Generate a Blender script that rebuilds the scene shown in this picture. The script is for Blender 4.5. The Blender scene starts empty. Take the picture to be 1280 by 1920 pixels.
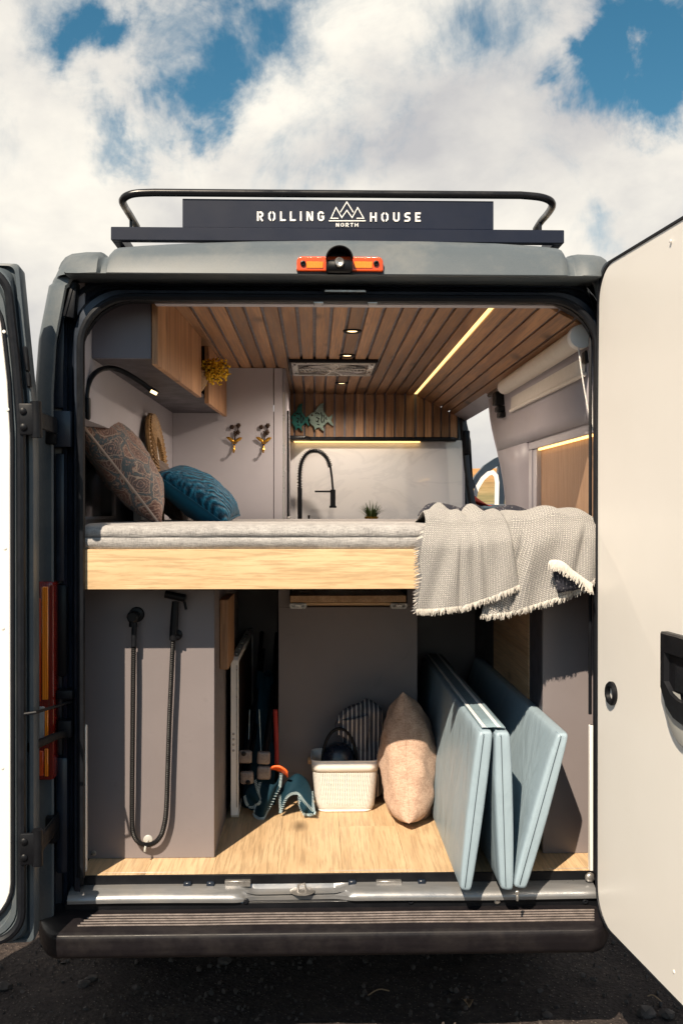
import bpy, bmesh, math, random
from mathutils import Vector, Matrix, Euler
random.seed(7)
R = math.radians
SC = bpy.context.scene
COL = SC.collection

# ------------------------------------------------------------------ camera
E = 1.70                      # eye height above the ground
CAM = Vector((0.0, -3.03, E))
F = 35.0 / 36.0 * 1920.0      # focal length in photo pixels
YAW = math.atan(50.0 / F)
PITCH = -math.atan(6.0 / F)
cam_d = bpy.data.cameras.new('camera')
cam_d.sensor_fit = 'VERTICAL'; cam_d.sensor_height = 36.0; cam_d.sensor_width = 24.0
cam_d.lens = 35.0; cam_d.clip_start = 0.05; cam_d.clip_end = 5000
cam = bpy.data.objects.new('camera', cam_d); COL.objects.link(cam)
cam.location = CAM; cam.rotation_euler = (math.pi / 2 + PITCH, 0, -YAW)
SC.camera = cam
CM = Euler((math.pi / 2 + PITCH, 0, -YAW)).to_matrix()

def ray(px, py):
    return CM @ Vector(((px - 640.0) / F, (960.0 - py) / F, -1.0))
def at(px, py, Y):
    d = ray(px, py); return CAM + d * ((Y - CAM.y) / d.y)
def atZ(px, py, Z):
    d = ray(px, py); return CAM + d * ((Z - CAM.z) / d.z)
def atX(px, py, X):
    d = ray(px, py); return CAM + d * ((X - CAM.x) / d.x)

# ------------------------------------------------------------------ light
SUN_EL, SUN_AZ = R(45.5), R(22.2)      # sun stands behind the camera, to its left
sun_d = bpy.data.lights.new('sun', 'SUN'); sun_d.energy = 5.0; sun_d.angle = R(0.5)
sun_d.color = (1.0, 0.85, 0.66)
sun = bpy.data.objects.new('sun', sun_d); COL.objects.link(sun)
travel = Vector((math.sin(SUN_AZ) * math.cos(SUN_EL), math.cos(SUN_AZ) * math.cos(SUN_EL), -math.sin(SUN_EL)))
sun.rotation_euler = travel.to_track_quat('-Z', 'Y').to_euler(); sun.location = (-3, -6, 8)
SC.view_settings.view_transform = 'Standard'; SC.view_settings.look = 'None'
SC.view_settings.gamma = 1.0; SC.view_settings.exposure = 0.70; SC.view_settings.use_curve_mapping = False
SC.cycles.max_bounces = 8; SC.cycles.diffuse_bounces = 5; SC.cycles.glossy_bounces = 4
SC.cycles.transparent_max_bounces = 12; SC.cycles.caustics_reflective = False; SC.cycles.caustics_refractive = False
SC.cycles.use_denoising = True

W = bpy.data.worlds.new('World'); SC.world = W; W.use_nodes = True
def world_nodes():
    nt = W.node_tree; N = nt.nodes; L = nt.links; N.clear()
    out = N.new('ShaderNodeOutputWorld')
    sky = N.new('ShaderNodeTexSky'); sky.sky_type = 'NISHITA'; sky.sun_disc = False
    sky.sun_elevation = SUN_EL; sky.sun_rotation = R(180) + SUN_AZ
    sky.air_density = 1.2; sky.dust_density = 0.6; sky.ozone_density = 2.5
    b1 = N.new('ShaderNodeBackground'); b1.inputs['Strength'].default_value = 0.055
    hs = N.new('ShaderNodeHueSaturation'); hs.inputs['Saturation'].default_value = 1.3
    hs.inputs['Hue'].default_value = 0.478
    L.new(sky.outputs[0], hs.inputs['Color']); L.new(hs.outputs[0], b1.inputs['Color'])
    tc = N.new('ShaderNodeTexCoord')
    def noise(scale, detail, rough, dist, off, sq=1.0):
        m = N.new('ShaderNodeMapping'); m.inputs['Location'].default_value = off; m.inputs['Scale'].default_value = (1, 1, sq)
        L.new(tc.outputs['Generated'], m.inputs['Vector'])
        n = N.new('ShaderNodeTexNoise'); n.inputs['Scale'].default_value = scale; n.inputs['Detail'].default_value = detail
        n.inputs['Roughness'].default_value = rough; n.inputs['Distortion'].default_value = dist
        L.new(m.outputs[0], n.inputs['Vector']); return n
    def math_(op, a, b, clamp=False):
        n = N.new('ShaderNodeMath'); n.operation = op; n.use_clamp = clamp
        for i, s in enumerate((a, b)):
            if isinstance(s, (int, float)): n.inputs[i].default_value = s
            else: L.new(s, n.inputs[i])
        return n.outputs[0]
    def mapr(v, a, b, c, d, smooth=True):
        n = N.new('ShaderNodeMapRange'); n.interpolation_type = 'SMOOTHSTEP' if smooth else 'LINEAR'
        n.inputs[1].default_value = a; n.inputs[2].default_value = b; n.inputs[3].default_value = c; n.inputs[4].default_value = d
        L.new(v, n.inputs[0]); return n.outputs[0]
    # wobble the direction so that the gaps get ragged rims
    wob = noise(9.0, 6, 0.6, 0.2, (3.1, 0.2, 5.0))
    vs = N.new('ShaderNodeVectorMath'); vs.operation = 'SUBTRACT'; L.new(wob.outputs['Color'], vs.inputs[0]); vs.inputs[1].default_value = (.5, .5, .5)
    vm = N.new('ShaderNodeVectorMath'); vm.operation = 'SCALE'; L.new(vs.outputs[0], vm.inputs[0]); vm.inputs['Scale'].default_value = 0.22
    va = N.new('ShaderNodeVectorMath'); va.operation = 'ADD'; L.new(tc.outputs['Generated'], va.inputs[0]); L.new(vm.outputs[0], va.inputs[1])
    big = noise(2.6, 9, 0.58, 0.3, (0.4, 1.7, 0.9), 1.3)
    dens = math_('MULTIPLY', math_('SUBTRACT', big.outputs['Fac'], 0.42), 1.5)
    dens = math_('ADD', dens, 0.62)
    gaps = [(120, -20, .06, .75), (165, 45, .035, .55), (215, 10, .04, .5), (355, 60, .04, .6), (375, 140, .035, .7), (385, 215, .032, .75), (400, 275, .02, .6), (225, 245, .028, .65), (275, 270, .02, .45), (470, 90, .03, .3), (545, 40, .04, .4),
            (1200, 170, .038, .95), (1150, 215, .028, .7), (1250, 70, .036, .85), (1275, 10, .045, .8), (650, 335, .028, .5), (735, 320, .028, .5), (440, 20, .04, .45), (850, 60, .04, .4), (960, 15, .035, .5), (700, -60, .05, .25), (1165, 120, .028, .5), (1095, 440, .025, .45), (1130, 330, .025, .3), (560, 340, .02, .35)]
    for px, py, rad, amt in gaps:
        d = ray(px, py).normalized()
        ds = N.new('ShaderNodeVectorMath'); ds.operation = 'DISTANCE'; L.new(va.outputs[0], ds.inputs[0]); ds.inputs[1].default_value = d
        dens = math_('SUBTRACT', dens, mapr(ds.outputs['Value'], rad * 0.0, rad * 1.75, amt * 1.02, 0.0))
    # soft banks fill towards the horizon
    sep = N.new('ShaderNodeSeparateXYZ'); L.new(tc.outputs['Generated'], sep.inputs[0])
    dens = math_('ADD', dens, mapr(sep.outputs['Z'], 0.18, 0.42, 0.45, 0.0))
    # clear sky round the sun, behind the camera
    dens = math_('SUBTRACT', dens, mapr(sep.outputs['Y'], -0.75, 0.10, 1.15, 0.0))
    fine = noise(9.0, 11, 0.66, 0.5, (1, 2, 3))
    dens = math_('ADD', dens, math_('MULTIPLY', math_('SUBTRACT', fine.outputs['Fac'], 0.5), 2.5))
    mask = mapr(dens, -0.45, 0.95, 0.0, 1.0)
    shade = noise(4.2, 7, 0.55, 0.2, (7, 1, 2), 1.4)
    cr = N.new('ShaderNodeValToRGB'); L.new(shade.outputs['Fac'], cr.inputs[0])
    cr.color_ramp.elements[0].position = 0.32; cr.color_ramp.elements[0].color = (0.46, 0.455, 0.46, 1)
    cr.color_ramp.elements[1].position = 0.62; cr.color_ramp.elements[1].color = (0.84, 0.795, 0.705, 1)
    b2 = N.new('ShaderNodeBackground'); b2.inputs['Strength'].default_value = 0.78; L.new(cr.outputs[0], b2.inputs['Color'])
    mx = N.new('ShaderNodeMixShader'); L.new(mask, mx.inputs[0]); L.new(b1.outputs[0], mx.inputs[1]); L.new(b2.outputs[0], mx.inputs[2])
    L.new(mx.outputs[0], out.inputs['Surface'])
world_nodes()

# ------------------------------------------------------------------ materials
class NT:
    def __init__(s, name):
        s.m = bpy.data.materials.new(name); s.m.use_nodes = True
        s.t = s.m.node_tree; s.N = s.t.nodes; s.L = s.t.links; s.N.clear()
        s.out = s.N.new('ShaderNodeOutputMaterial'); s.p = s.N.new('ShaderNodeBsdfPrincipled')
        s.L.new(s.p.outputs[0], s.out.inputs[0]); s.tc = s.N.new('ShaderNodeTexCoord')
        s.src = s.tc.outputs['Object']
    def map(s, scale=(1, 1, 1), loc=(0, 0, 0), rot=(0, 0, 0), src=None):
        m = s.N.new('ShaderNodeMapping'); m.inputs['Scale'].default_value = scale; m.inputs['Location'].default_value = loc; m.inputs['Rotation'].default_value = rot
        s.L.new(src or s.src, m.inputs[0]); return m.outputs[0]
    def noise(s, scale, detail=4, rough=.5, dist=0, vec=None, out='Fac'):
        n = s.N.new('ShaderNodeTexNoise'); n.inputs['Scale'].default_value = scale; n.inputs['Detail'].default_value = detail
        n.inputs['Roughness'].default_value = rough; n.inputs['Distortion'].default_value = dist
        s.L.new(vec or s.src, n.inputs['Vector']); return n.outputs[out]
    def voro(s, scale, vec=None, feature='F1', out='Distance', rand=1.0):
        n = s.N.new('ShaderNodeTexVoronoi'); n.feature = feature; n.inputs['Scale'].default_value = scale; n.inputs['Randomness'].default_value = rand
        s.L.new(vec or s.src, n.inputs['Vector']); return n.outputs[out]
    def wave(s, scale, vec=None, dist=0, detail=2, dscale=1, axis='X', kind='BANDS'):
        n = s.N.new('ShaderNodeTexWave'); n.wave_type = kind
        if kind == 'BANDS': n.bands_direction = axis
        n.inputs['Scale'].default_value = scale; n.inputs['Distortion'].default_value = dist; n.inputs['Detail'].default_value = detail; n.inputs['Detail Scale'].default_value = dscale
        s.L.new(vec or s.src, n.inputs['Vector']); return n.outputs['Fac']
    def ramp(s, fac, stops):
        r = s.N.new('ShaderNodeValToRGB'); e = r.color_ramp.elements
        while len(e) < len(stops): e.new(0.5)
        for i, (p, c) in enumerate(stops):
            e[i].position = p; c = c if hasattr(c, '__len__') else (c, c, c); e[i].color = (c[0], c[1], c[2], 1)
        s.L.new(fac, r.inputs[0]); return r.outputs[0]
    def mix(s, fac, a, b, mode='MIX'):
        n = s.N.new('ShaderNodeMix'); n.data_type = 'RGBA'; n.blend_type = mode
        for sock, v in ((n.inputs[0], fac), (n.inputs[6], a), (n.inputs[7], b)):
            if isinstance(v, (int, float)): sock.default_value = v
            elif isinstance(v, tuple): sock.default_value = (v[0], v[1], v[2], 1)
            else: s.L.new(v, sock)
        return n.outputs[2]
    def math(s, op, a, b=0.0):
        n = s.N.new('ShaderNodeMath'); n.operation = op
        for i, v in enumerate((a, b)):
            if isinstance(v, (int, float)): n.inputs[i].default_value = v
            else: s.L.new(v, n.inputs[i])
        return n.outputs[0]
    def set(s, **k):
        for key, v in k.items():
            sock = s.p.inputs[key.replace('_', ' ')]
            if isinstance(v, (int, float)): sock.default_value = v
            elif isinstance(v, tuple): sock.default_value = (v[0], v[1], v[2], 1) if len(v) == 3 else v
            else: s.L.new(v, sock)
        return s
    def bump(s, h, strength=.3, dist=.01):
        b = s.N.new('ShaderNodeBump'); b.inputs['Strength'].default_value = strength; b.inputs['Distance'].default_value = dist
        s.L.new(h, b.inputs['Height']); s.L.new(b.outputs[0], s.p.inputs['Normal']); return s
    def rnd(s):
        o = s.N.new('ShaderNodeObjectInfo'); return o.outputs['Random']

def plain(name, col, rough=.5, metal=0.0, var=.12, scale=7, coat=0.0, bump=0.0, bscale=200, rv=.12, spec=.5):
    n = NT(name); a = n.noise(scale, 6, .6)
    lo = tuple(c * (1 - var) for c in col); hi = tuple(min(1, c * (1 + var)) for c in col)
    n.set(Base_Color=n.ramp(a, [(.3, lo), (.7, hi)]), Metallic=metal, Coat_Weight=coat, Specular_IOR_Level=spec)
    n.set(Roughness=n.ramp(n.noise(scale * 3.1, 5, .65), [(.3, max(.02, rough - rv)), (.7, min(1, rough + rv))]))
    if coat: n.set(Coat_Roughness=.15)
    if bump: n.bump(n.noise(bscale, 3, .6), bump, .002)
    return n.m

def wood(name, axis, light, dark, rough=.45, freq=1.0, shift=True, along=1.0, tint=.55):
    n = NT(name); ax = 'XYZ'.index(axis)
    sc = [9.0 * freq] * 3; sc[ax] = 0.8 * freq * along
    src = n.src
    if shift:
        cx = n.N.new('ShaderNodeCombineXYZ'); r_ = n.rnd()
        for i, k in enumerate((37.0, 61.0, 17.0)): n.L.new(n.math('MULTIPLY', r_, k), cx.inputs[i])
        ad = n.N.new('ShaderNodeVectorMath'); ad.operation = 'ADD'; n.L.new(src, ad.inputs[0]); n.L.new(cx.outputs[0], ad.inputs[1]); src = ad.outputs[0]
    v = n.map(tuple(sc), src=src)
    big = n.noise(1.0, 5, .6, 1.4, v)
    sc2 = [150.0 * freq] * 3; sc2[ax] = 3.5 * freq * along
    fine = n.noise(1.0, 4, .65, .3, n.map(tuple(sc2), src=src))
    sc3 = [4.5 * freq] * 3; sc3[ax] = 2.2 * freq
    kn = n.voro(1.0, n.map(tuple(sc3), src=src))
    mid = tuple((a + b) / 2 for a, b in zip(light, dark))
    c = n.ramp(big, [(.28, dark), (.45, mid), (.6, light), (.8, tuple(min(1, x * 1.12) for x in light))])
    c = n.mix(n.math('MULTIPLY', n.ramp(fine, [(.40, 1.0), (.54, 0.0)]), .55), c, tuple(x * .62 for x in dark))
    c = n.mix(n.ramp(kn, [(.05, .9), (.17, 0.0)]), c, tuple(x * .34 for x in dark))
    if shift:
        t = n.math('ADD', n.math('MULTIPLY', n.rnd(), tint), 1.0 - tint * .6)
        cc = n.N.new('ShaderNodeCombineColor')
        for i in range(3): n.L.new(t, cc.inputs[i])
        c = n.mix(1.0, c, cc.outputs[0], 'MULTIPLY')
    n.set(Base_Color=c, Roughness=n.ramp(fine, [(.3, rough - .08), (.7, rough + .15)]))
    n.bump(fine, .25, .0015)
    return n.m

M = {}
OAK_L, OAK_D = (.50, .315, .165), (.30, .165, .075)
M['slat'] = wood('oak_slat', 'Y', (.46, .25, .125), (.25, .12, .055), .5)
M['slat_v'] = wood('oak_slat_upright', 'Z', (.50, .285, .15), (.28, .14, .066), .5)
M['plank'] = wood('oak_plank', 'X', (.66, .475, .275), (.55, .37, .20), .42, .8, False, 2.6)
M['door_oak'] = wood('oak_door', 'Z', (.52, .285, .145), (.30, .145, .068), .5, 1.3, False, 1.5)
M['door_oak_h'] = wood('oak_door_flat', 'Y', (.62, .42, .255), (.42, .25, .13), .5, 1.3, False)
M['floor'] = wood('oak_floor', 'Y', (.64, .455, .27), (.52, .35, .195), .42, 1.0, True, 1.8, .16)
def smudged(name, col):
    n = NT(name); a = n.noise(3, 6, .6); b = n.noise(11, 5, .7, .8); sc = n.noise(1.0, 3, .6, .2, n.map((180, 180, 7)))
    c = n.ramp(a, [(.3, tuple(x * .94 for x in col)), (.7, tuple(x * 1.05 for x in col))])
    c = n.mix(n.ramp(b, [(.60, 0.0), (.72, .22)]), c, tuple(x * .62 for x in col))
    c = n.mix(n.ramp(sc, [(.72, 0.0), (.78, .25)]), c, (.34, .31, .29))
    n.set(Base_Color=c, Roughness=n.ramp(b, [(.35, .34), (.7, .52)])); n.bump(n.noise(400, 3, .6), .05, .002); return n.m
M['wall'] = plain('light_grey_board', (.45, .43, .465), .36, var=.04, scale=4, rv=.03)
M['slate'] = plain('slate_grey_board', (.14, .132, .158), .45, var=.05, scale=3, rv=.04)
M['wall2'] = plain('mid_grey_board', (.37, .345, .38), .42, var=.04, scale=4, rv=.03)
M['taupe'] = smudged('taupe_board', (.190, .166, .170))
M['darkboard'] = plain('dark_grey_board', (.05, .045, .055), .5, var=.1, scale=3)
M['gap'] = plain('grey_groove_board', (.19, .175, .20), .5, var=.05)
def paint():
    n = NT('grey_van_paint'); fl = n.noise(900, 2, .7)
    c = n.ramp(fl, [(.3, (.052, .068, .082)), (.7, (.098, .118, .134))])
    d = n.noise(5, 8, .7)
    c = n.mix(n.math('MULTIPLY', n.ramp(d, [(.45, 0.0), (.75, 1.0)]), .25), c, (.30, .28, .24))
    n.set(Base_Color=c, Metallic=.0, Specular_IOR_Level=.35, Roughness=n.ramp(d, [(.3, .38), (.7, .52)]), Coat_Weight=.08, Coat_Roughness=.22)
    n.bump(n.noise(700, 2, .6), .08, .001)
    return n.m
M['paint'] = paint()
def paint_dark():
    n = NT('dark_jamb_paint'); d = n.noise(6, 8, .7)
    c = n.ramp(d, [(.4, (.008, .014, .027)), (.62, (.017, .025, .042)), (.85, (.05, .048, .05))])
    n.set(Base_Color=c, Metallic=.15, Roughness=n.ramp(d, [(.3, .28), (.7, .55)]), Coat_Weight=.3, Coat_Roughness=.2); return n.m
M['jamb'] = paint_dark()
def dusty(name, base, dust, amt, rough, sx=6, metal=0.0, spec=.3):
    n = NT(name); n.set(Specular_IOR_Level=spec); d = n.noise(sx, 9, .72); s_ = n.noise(1.0, 6, .7, .5, n.map((3, 40, 40)))
    k = n.math('MULTIPLY', n.ramp(d, [(.45, 0.0), (.8, 1.0)]), amt)
    c = n.mix(k, n.ramp(s_, [(.3, tuple(x * .75 for x in base)), (.7, tuple(x * 1.25 for x in base))]), dust)
    sp = n.voro(70, n.src); c = n.mix(n.math('MULTIPLY', n.ramp(sp, [(.05, 1.0), (.12, 0.0)]), n.ramp(n.noise(9, 3), [(.5, 0.0), (.62, amt)])), c, dust)
    n.set(Base_Color=c, Metallic=metal, Roughness=n.ramp(d, [(.3, rough - .12), (.75, min(1, rough + .2))])); n.bump(n.noise(350, 3, .6), .12, .001); return n.m
M['bumper'] = dusty('black_bumper_plastic', (.009, .0078, .0095), (.15, .125, .105), .07, .40, 14, 0.0, .25)
M['rib'] = plain('rib_highlight_plastic', (.15, .125, .115), .34, var=.35, scale=30)  # far paler than the bumper: sunlit edge highlights and dust painted into the colour
M['sill'] = dusty('worn_sill_paint', (.27, .275, .285), (.36, .31, .25), .5, .36, 9, .6)
M['black'] = plain('black_plastic', (.006, .0065, .0085), .42, var=.3, scale=9, spec=.22)
M['rubber'] = plain('black_rubber', (.006, .007, .010), .5, var=.3, scale=20, spec=.25)
M['rack'] = plain('navy_black_rack_coat', (.008, .0115, .026), .42, var=.12, scale=3, rv=.04, spec=.3)
M['tube'] = plain('black_rack_tube', (.008, .008, .010), .3, var=.1, scale=4, spec=.3)
def whitepanel():
    n = NT('cream_door_board'); a = n.noise(2.5, 5, .6)
    c = n.ramp(a, [(.3, (.77, .75, .715)), (.7, (.80, .78, .75))])
    c = n.mix(n.ramp(n.noise(60, 7, .75), [(.68, 0.0), (.8, .22)]), c, (.50, .45, .38))
    n.set(Base_Color=c, Roughness=.36, Coat_Weight=.15, Coat_Roughness=.3); return n.m
M['cream'] = whitepanel()
M['letter'] = plain('white_lettering', (.82, .80, .77), .5, var=.04)
M['silver'] = plain('brushed_silver', (.55, .53, .50), .32, 0.85, var=.04, scale=5)
M['silvergrey'] = plain('grey_cup_plastic', (.42, .42, .40), .45, var=.05)
M['steel'] = plain('zinc_steel', (.42, .40, .38), .35, .8, var=.2, scale=30)
M['white'] = plain('white_plastic', (.80, .78, .75), .4, var=.05)
M['marble'] = None
def marble():
    n = NT('white_marble_board'); v = n.noise(1.6, 7, .6, 1.8, n.map((1, 1, 1.4)))
    k = n.ramp(v, [(.455, 0.0), (.485, 1.0), (.5, .8), (.535, 0.0)])
    c = n.mix(n.math('MULTIPLY', k, .2), (.74, .73, .735), (.45, .46, .49))
    n.set(Base_Color=c, Roughness=.06, Coat_Weight=1.0, Coat_Roughness=.02); return n.m
M['marble'] = marble()
def lensmat(name, col, em=0):
    n = NT(name); w = n.wave(60, dist=.5); n.set(Base_Color=n.ramp(w, [(.2, tuple(c * .85 for c in col)), (.8, col)]), Roughness=.1, Coat_Weight=.8, Coat_Roughness=.04, Subsurface_Weight=.15)
    n.p.inputs['Subsurface Radius'].default_value = (.01, .004, .002); n.bump(w, .3, .002); return n.m
M['redlens'] = lensmat('red_lamp_lens', (.74, .085, .012))
M['orangelens'] = lensmat('amber_lamp_lens', (1.0, .27, .012))
M['darkred'] = lensmat('dark_red_lens', (.22, .012, .006))
M['clearlens'] = lensmat('clear_lamp_lens', (.45, .43, .42))
def emis(name, col, s):
    n = NT(name); n.set(Base_Color=col, Emission_Color=col, Emission_Strength=s, Roughness=.4); return n.m
M['led'] = emis('warm_led', (1.0, .72, .27), 1.1)
M['ledwarm'] = emis('amber_led', (1.0, .60, .20), 2.0)
M['lamp'] = emis('warm_lamp', (1.0, .72, .36), 2.2)
def fabric(name, a, b, scale=900, rough=.9, bump=.35, big=3.0, sheen=.2):
    n = NT(name); f = n.noise(scale, 2, .7); g = n.noise(scale * .12, 4, .7); h = n.noise(big, 4, .6)
    c = n.mix(n.math('ADD', n.math('MULTIPLY', f, .55), n.math('MULTIPLY', g, .5)), a, b)
    c = n.mix(n.math('MULTIPLY', n.ramp(h, [(.35, 1.0), (.65, 0.0)]), .18), c, tuple(x * .6 for x in a))
    n.set(Base_Color=c, Roughness=rough, Sheen_Weight=sheen, Specular_IOR_Level=.2)
    w1 = n.wave(140, axis='X', dist=1.2); w2 = n.wave(140, axis='Z', dist=1.2)
    n.bump(n.math('ADD', n.math('MULTIPLY', n.math('ADD', w1, w2), .5), f), bump, .0015); return n.m
M['piping'] = fabric('dark_seam_thread', (.05, .05, .055), (.12, .12, .12))
def linen(name, dark, light, scale=1.0, contrast=.9):
    n = NT(name); a = n.noise(1.0, 3, .7, 0, n.map((60 * scale, 60 * scale, 420 * scale))); b = n.noise(1.0, 3, .7, 0, n.map((420 * scale, 420 * scale, 60 * scale))); g = n.noise(26 * scale, 4, .7)
    f = n.math('ADD', n.math('MULTIPLY', n.math('ADD', a, b), .38), n.math('MULTIPLY', g, .28))
    c = n.ramp(f, [(.5 - .12 / contrast, dark), (.5 + .12 / contrast, light)])
    n.set(Base_Color=c, Roughness=.92, Sheen_Weight=.1, Specular_IOR_Level=.15); n.bump(n.math('ADD', f, n.math('MULTIPLY', n.noise(7, 3, .5, .6), 1.6)), .8, .006); return n.m
M['tan'] = linen('tan_linen', (.26, .15, .105), (.62, .45, .345))
M['browncloth'] = fabric('brown_cushion_cloth', (.085, .06, .052), (.16, .12, .10), 300)
M['tealback'] = fabric('teal_velvet_plain', (.001, .06, .125), (.004, .10, .18), 300, .7, .1, sheen=.08)
M['navycloth'] = fabric('navy_cloth', (.012, .013, .022), (.04, .043, .06), 300)
M['mattress'] = linen('heather_grey_fabric', (.17, .165, .165), (.46, .445, .435), .7, .8)
def tealquilt():
    n = NT('teal_quilted_velvet'); w = n.wave(17, n.map((1, 1, 1), rot=(0, 0, .8)), 6.0, 3, 1.6, 'X'); w2 = n.wave(17, n.map((1, 1, 1), rot=(0, 0, -.7)), 6.0, 3, 1.4, 'Y')
    h = n.math('MULTIPLY', n.math('ADD', w, w2), n.math('ADD', n.math('MULTIPLY', n.noise(22, 3), .7), .1))
    c = n.ramp(h, [(.1, (.001, .026, .055)), (.55, (.003, .085, .165)), (.95, (.008, .15, .26))])
    n.set(Base_Color=c, Roughness=.7, Sheen_Weight=.08, Specular_IOR_Level=.15); n.bump(h, .8, .01); return n.m
M['tealquilt'] = tealquilt()
def paisley():
    n = NT('paisley_cloth')
    wv = n.N.new('ShaderNodeVectorMath'); wv.operation = 'ADD'
    nz = n.noise(9, 3, .5, 0, None, 'Color'); sc = n.N.new('ShaderNodeVectorMath'); sc.operation = 'SCALE'; n.L.new(nz, sc.inputs[0]); sc.inputs['Scale'].default_value = .07
    n.L.new(n.src, wv.inputs[0]); n.L.new(sc.outputs[0], wv.inputs[1]); v = wv.outputs[0]
    e1 = n.voro(13, v, 'DISTANCE_TO_EDGE'); d1 = n.voro(13, v)
    rings = n.math('SINE', n.math('MULTIPLY', d1, 60.0)); cell = n.voro(13, v, 'F1', 'Color')
    sep = n.N.new('ShaderNodeSeparateColor'); n.L.new(cell, sep.inputs[0])
    base = n.ramp(sep.outputs[0], [(.3, (.15, .075, .06)), (.5, (.085, .085, .095)), (.72, (.20, .10, .075))])
    c = n.mix(n.ramp(rings, [(.80, 0.0), (.95, .75)]), base, (.46, .33, .26))
    c = n.mix(n.ramp(e1, [(.035, .85), (.06, 0.0)]), c, (.07, .11, .13))
    c = n.mix(n.ramp(n.math('ABSOLUTE', n.math('SUBTRACT', e1, .09)), [(.008, .9), (.02, 0.0)]), c, (.40, .33, .27))
    dots = n.voro(95, v); c = n.mix(n.math('MULTIPLY', n.ramp(dots, [(.25, 1.0), (.4, 0.0)]), .55), c, (.44, .26, .19))
    n.set(Base_Color=c, Roughness=.85, Sheen_Weight=.15); n.bump(n.noise(420, 3, .7), .4, .002); return n.m
M['paisley'] = paisley()
M['creamcord'] = fabric('cream_cord', (.40, .30, .25), (.58, .47, .40))
def blanket():
    n = NT('woven_blanket'); v = n.tc.outputs['UV']
    m = n.map((1, 1, 1), src=v)
    wz = n.N.new('ShaderNodeVectorMath'); wz.operation = 'SCALE'; n.L.new(n.noise(14, 3, .5, 0, m, 'Color'), wz.inputs[0]); wz.inputs['Scale'].default_value = .004
    wa = n.N.new('ShaderNodeVectorMath'); wa.operation = 'ADD'; n.L.new(m, wa.inputs[0]); n.L.new(wz.outputs[0], wa.inputs[1])
    d = n.voro(90, wa.outputs[0], 'F1', 'Distance', .10)
    ring = n.math('ABSOLUTE', n.math('SUBTRACT', d, .36))
    k = n.ramp(ring, [(.06, 1.0), (.16, 0.0)])
    thr = n.noise(700, 2, .7, 0, m)
    patch = n.noise(5, 4, .6, 0, m)
    c = n.mix(k, n.ramp(thr, [(.3, (.43, .41, .38)), (.7, (.62, .595, .555))]), n.ramp(thr, [(.3, (.085, .084, .094)), (.7, (.18, .177, .18))]))
    c = n.mix(n.math('MULTIPLY', n.ramp(patch, [(.4, 0.0), (.65, 1.0)]), .16), c, (.22, .215, .22))
    n.set(Base_Color=c, Roughness=.92, Sheen_Weight=.25, Specular_IOR_Level=.15)
    n.bump(n.math('ADD', n.math('MULTIPLY', k, -.8), thr), .6, .003); return n.m
M['blanket'] = blanket()
M['fringe'] = fabric('cream_wool_fringe', (.56, .52, .47), (.78, .75, .70), 600)
M['fringe_g'] = fabric('grey_wool_fringe', (.16, .155, .16), (.34, .33, .33), 600)
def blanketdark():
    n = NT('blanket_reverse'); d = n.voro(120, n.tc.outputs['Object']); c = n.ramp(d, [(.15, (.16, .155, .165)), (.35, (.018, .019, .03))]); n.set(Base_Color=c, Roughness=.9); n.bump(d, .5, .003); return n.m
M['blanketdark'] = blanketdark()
def stripes():
    n = NT('striped_towel_cloth'); w = n.wave(19, n.map((1, .25, 0.02)), .35, 2, 1.0, 'X')
    f = n.noise(500, 2, .7)
    c = n.mix(n.ramp(w, [(.90, 0.0), (.95, 1.0)]), n.ramp(f, [(.3, (.03, .03, .042)), (.7, (.085, .085, .10))]), (.55, .52, .50))
    n.set(Base_Color=c, Roughness=.92); n.bump(f, .4, .002); return n.m
M['stripes'] = stripes()
def vinyl():
    n = NT('pale_blue_vinyl'); a = n.noise(3, 5, .6); w = n.noise(1.0, 4, .55, .9, n.map((9, 5, 2.2)))
    c = n.ramp(a, [(.3, (.265, .345, .405)), (.7, (.29, .375, .435))])
    n.set(Base_Color=c, Roughness=n.ramp(n.noise(14, 4), [(.3, .36), (.7, .5)]), Specular_IOR_Level=.4); n.bump(w, .55, .02); return n.m
M['vinyl'] = vinyl()
M['zip'] = plain('white_zip_tape', (.70, .71, .72), .6, var=.08, scale=60)
M['zipdark'] = plain('dark_zip_cloth', (.18, .25, .29), .6, var=.15, scale=60)
M['seam'] = plain('dark_seam', (.03, .045, .06), .7)
M['hose'] = plain('black_corrugated_hose', (.006, .006, .007), .45, var=.1, scale=40, spec=.2)
def perf():
    n = NT('white_perforated_steel'); v = n.tc.outputs['UV']
    d = n.voro(1.0, n.map((62, 40, 1), src=v), 'F1', 'Distance', 0.0)
    h = n.math('LESS_THAN', d, .29)
    tr = n.N.new('ShaderNodeBsdfTransparent'); mx = n.N.new('ShaderNodeMixShader')
    n.set(Base_Color=(.76, .74, .70), Roughness=.42)
    n.L.new(h, mx.inputs[0]); n.L.new(n.p.outputs[0], mx.inputs[1]); n.L.new(tr.outputs[0], mx.inputs[2]); n.L.new(mx.outputs[0], n.out.inputs[0]); return n.m
M['perf'] = perf()
M['navygloss'] = plain('dark_blue_enamel', (.008, .014, .026), .3, var=.2, coat=.2)
M['campblue'] = fabric('blue_camp_cloth', (.002, .018, .032), (.006, .034, .055), 300, .8, .2, sheen=0)
M['stitch'] = fabric('pale_blue_stitch', (.28, .42, .48), (.55, .66, .70), 400)
M['orange'] = plain('orange_plastic', (.80, .12, .02), .4)
M['redstrap'] = plain('dark_red_strap', (.30, .02, .015), .7)
M['frost'] = plain('frosted_foot_plastic', (.17, .14, .13), .3, var=.15, scale=30)
def wicker():
    n = NT('wicker_cane'); d = n.noise(60, 4, .7, .5); n.set(Base_Color=n.ramp(d, [(.3, (.11, .055, .018)), (.7, (.40, .23, .085))]), Roughness=.55); n.bump(d, .6, .004); return n.m
M['wicker'] = wicker()
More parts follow.
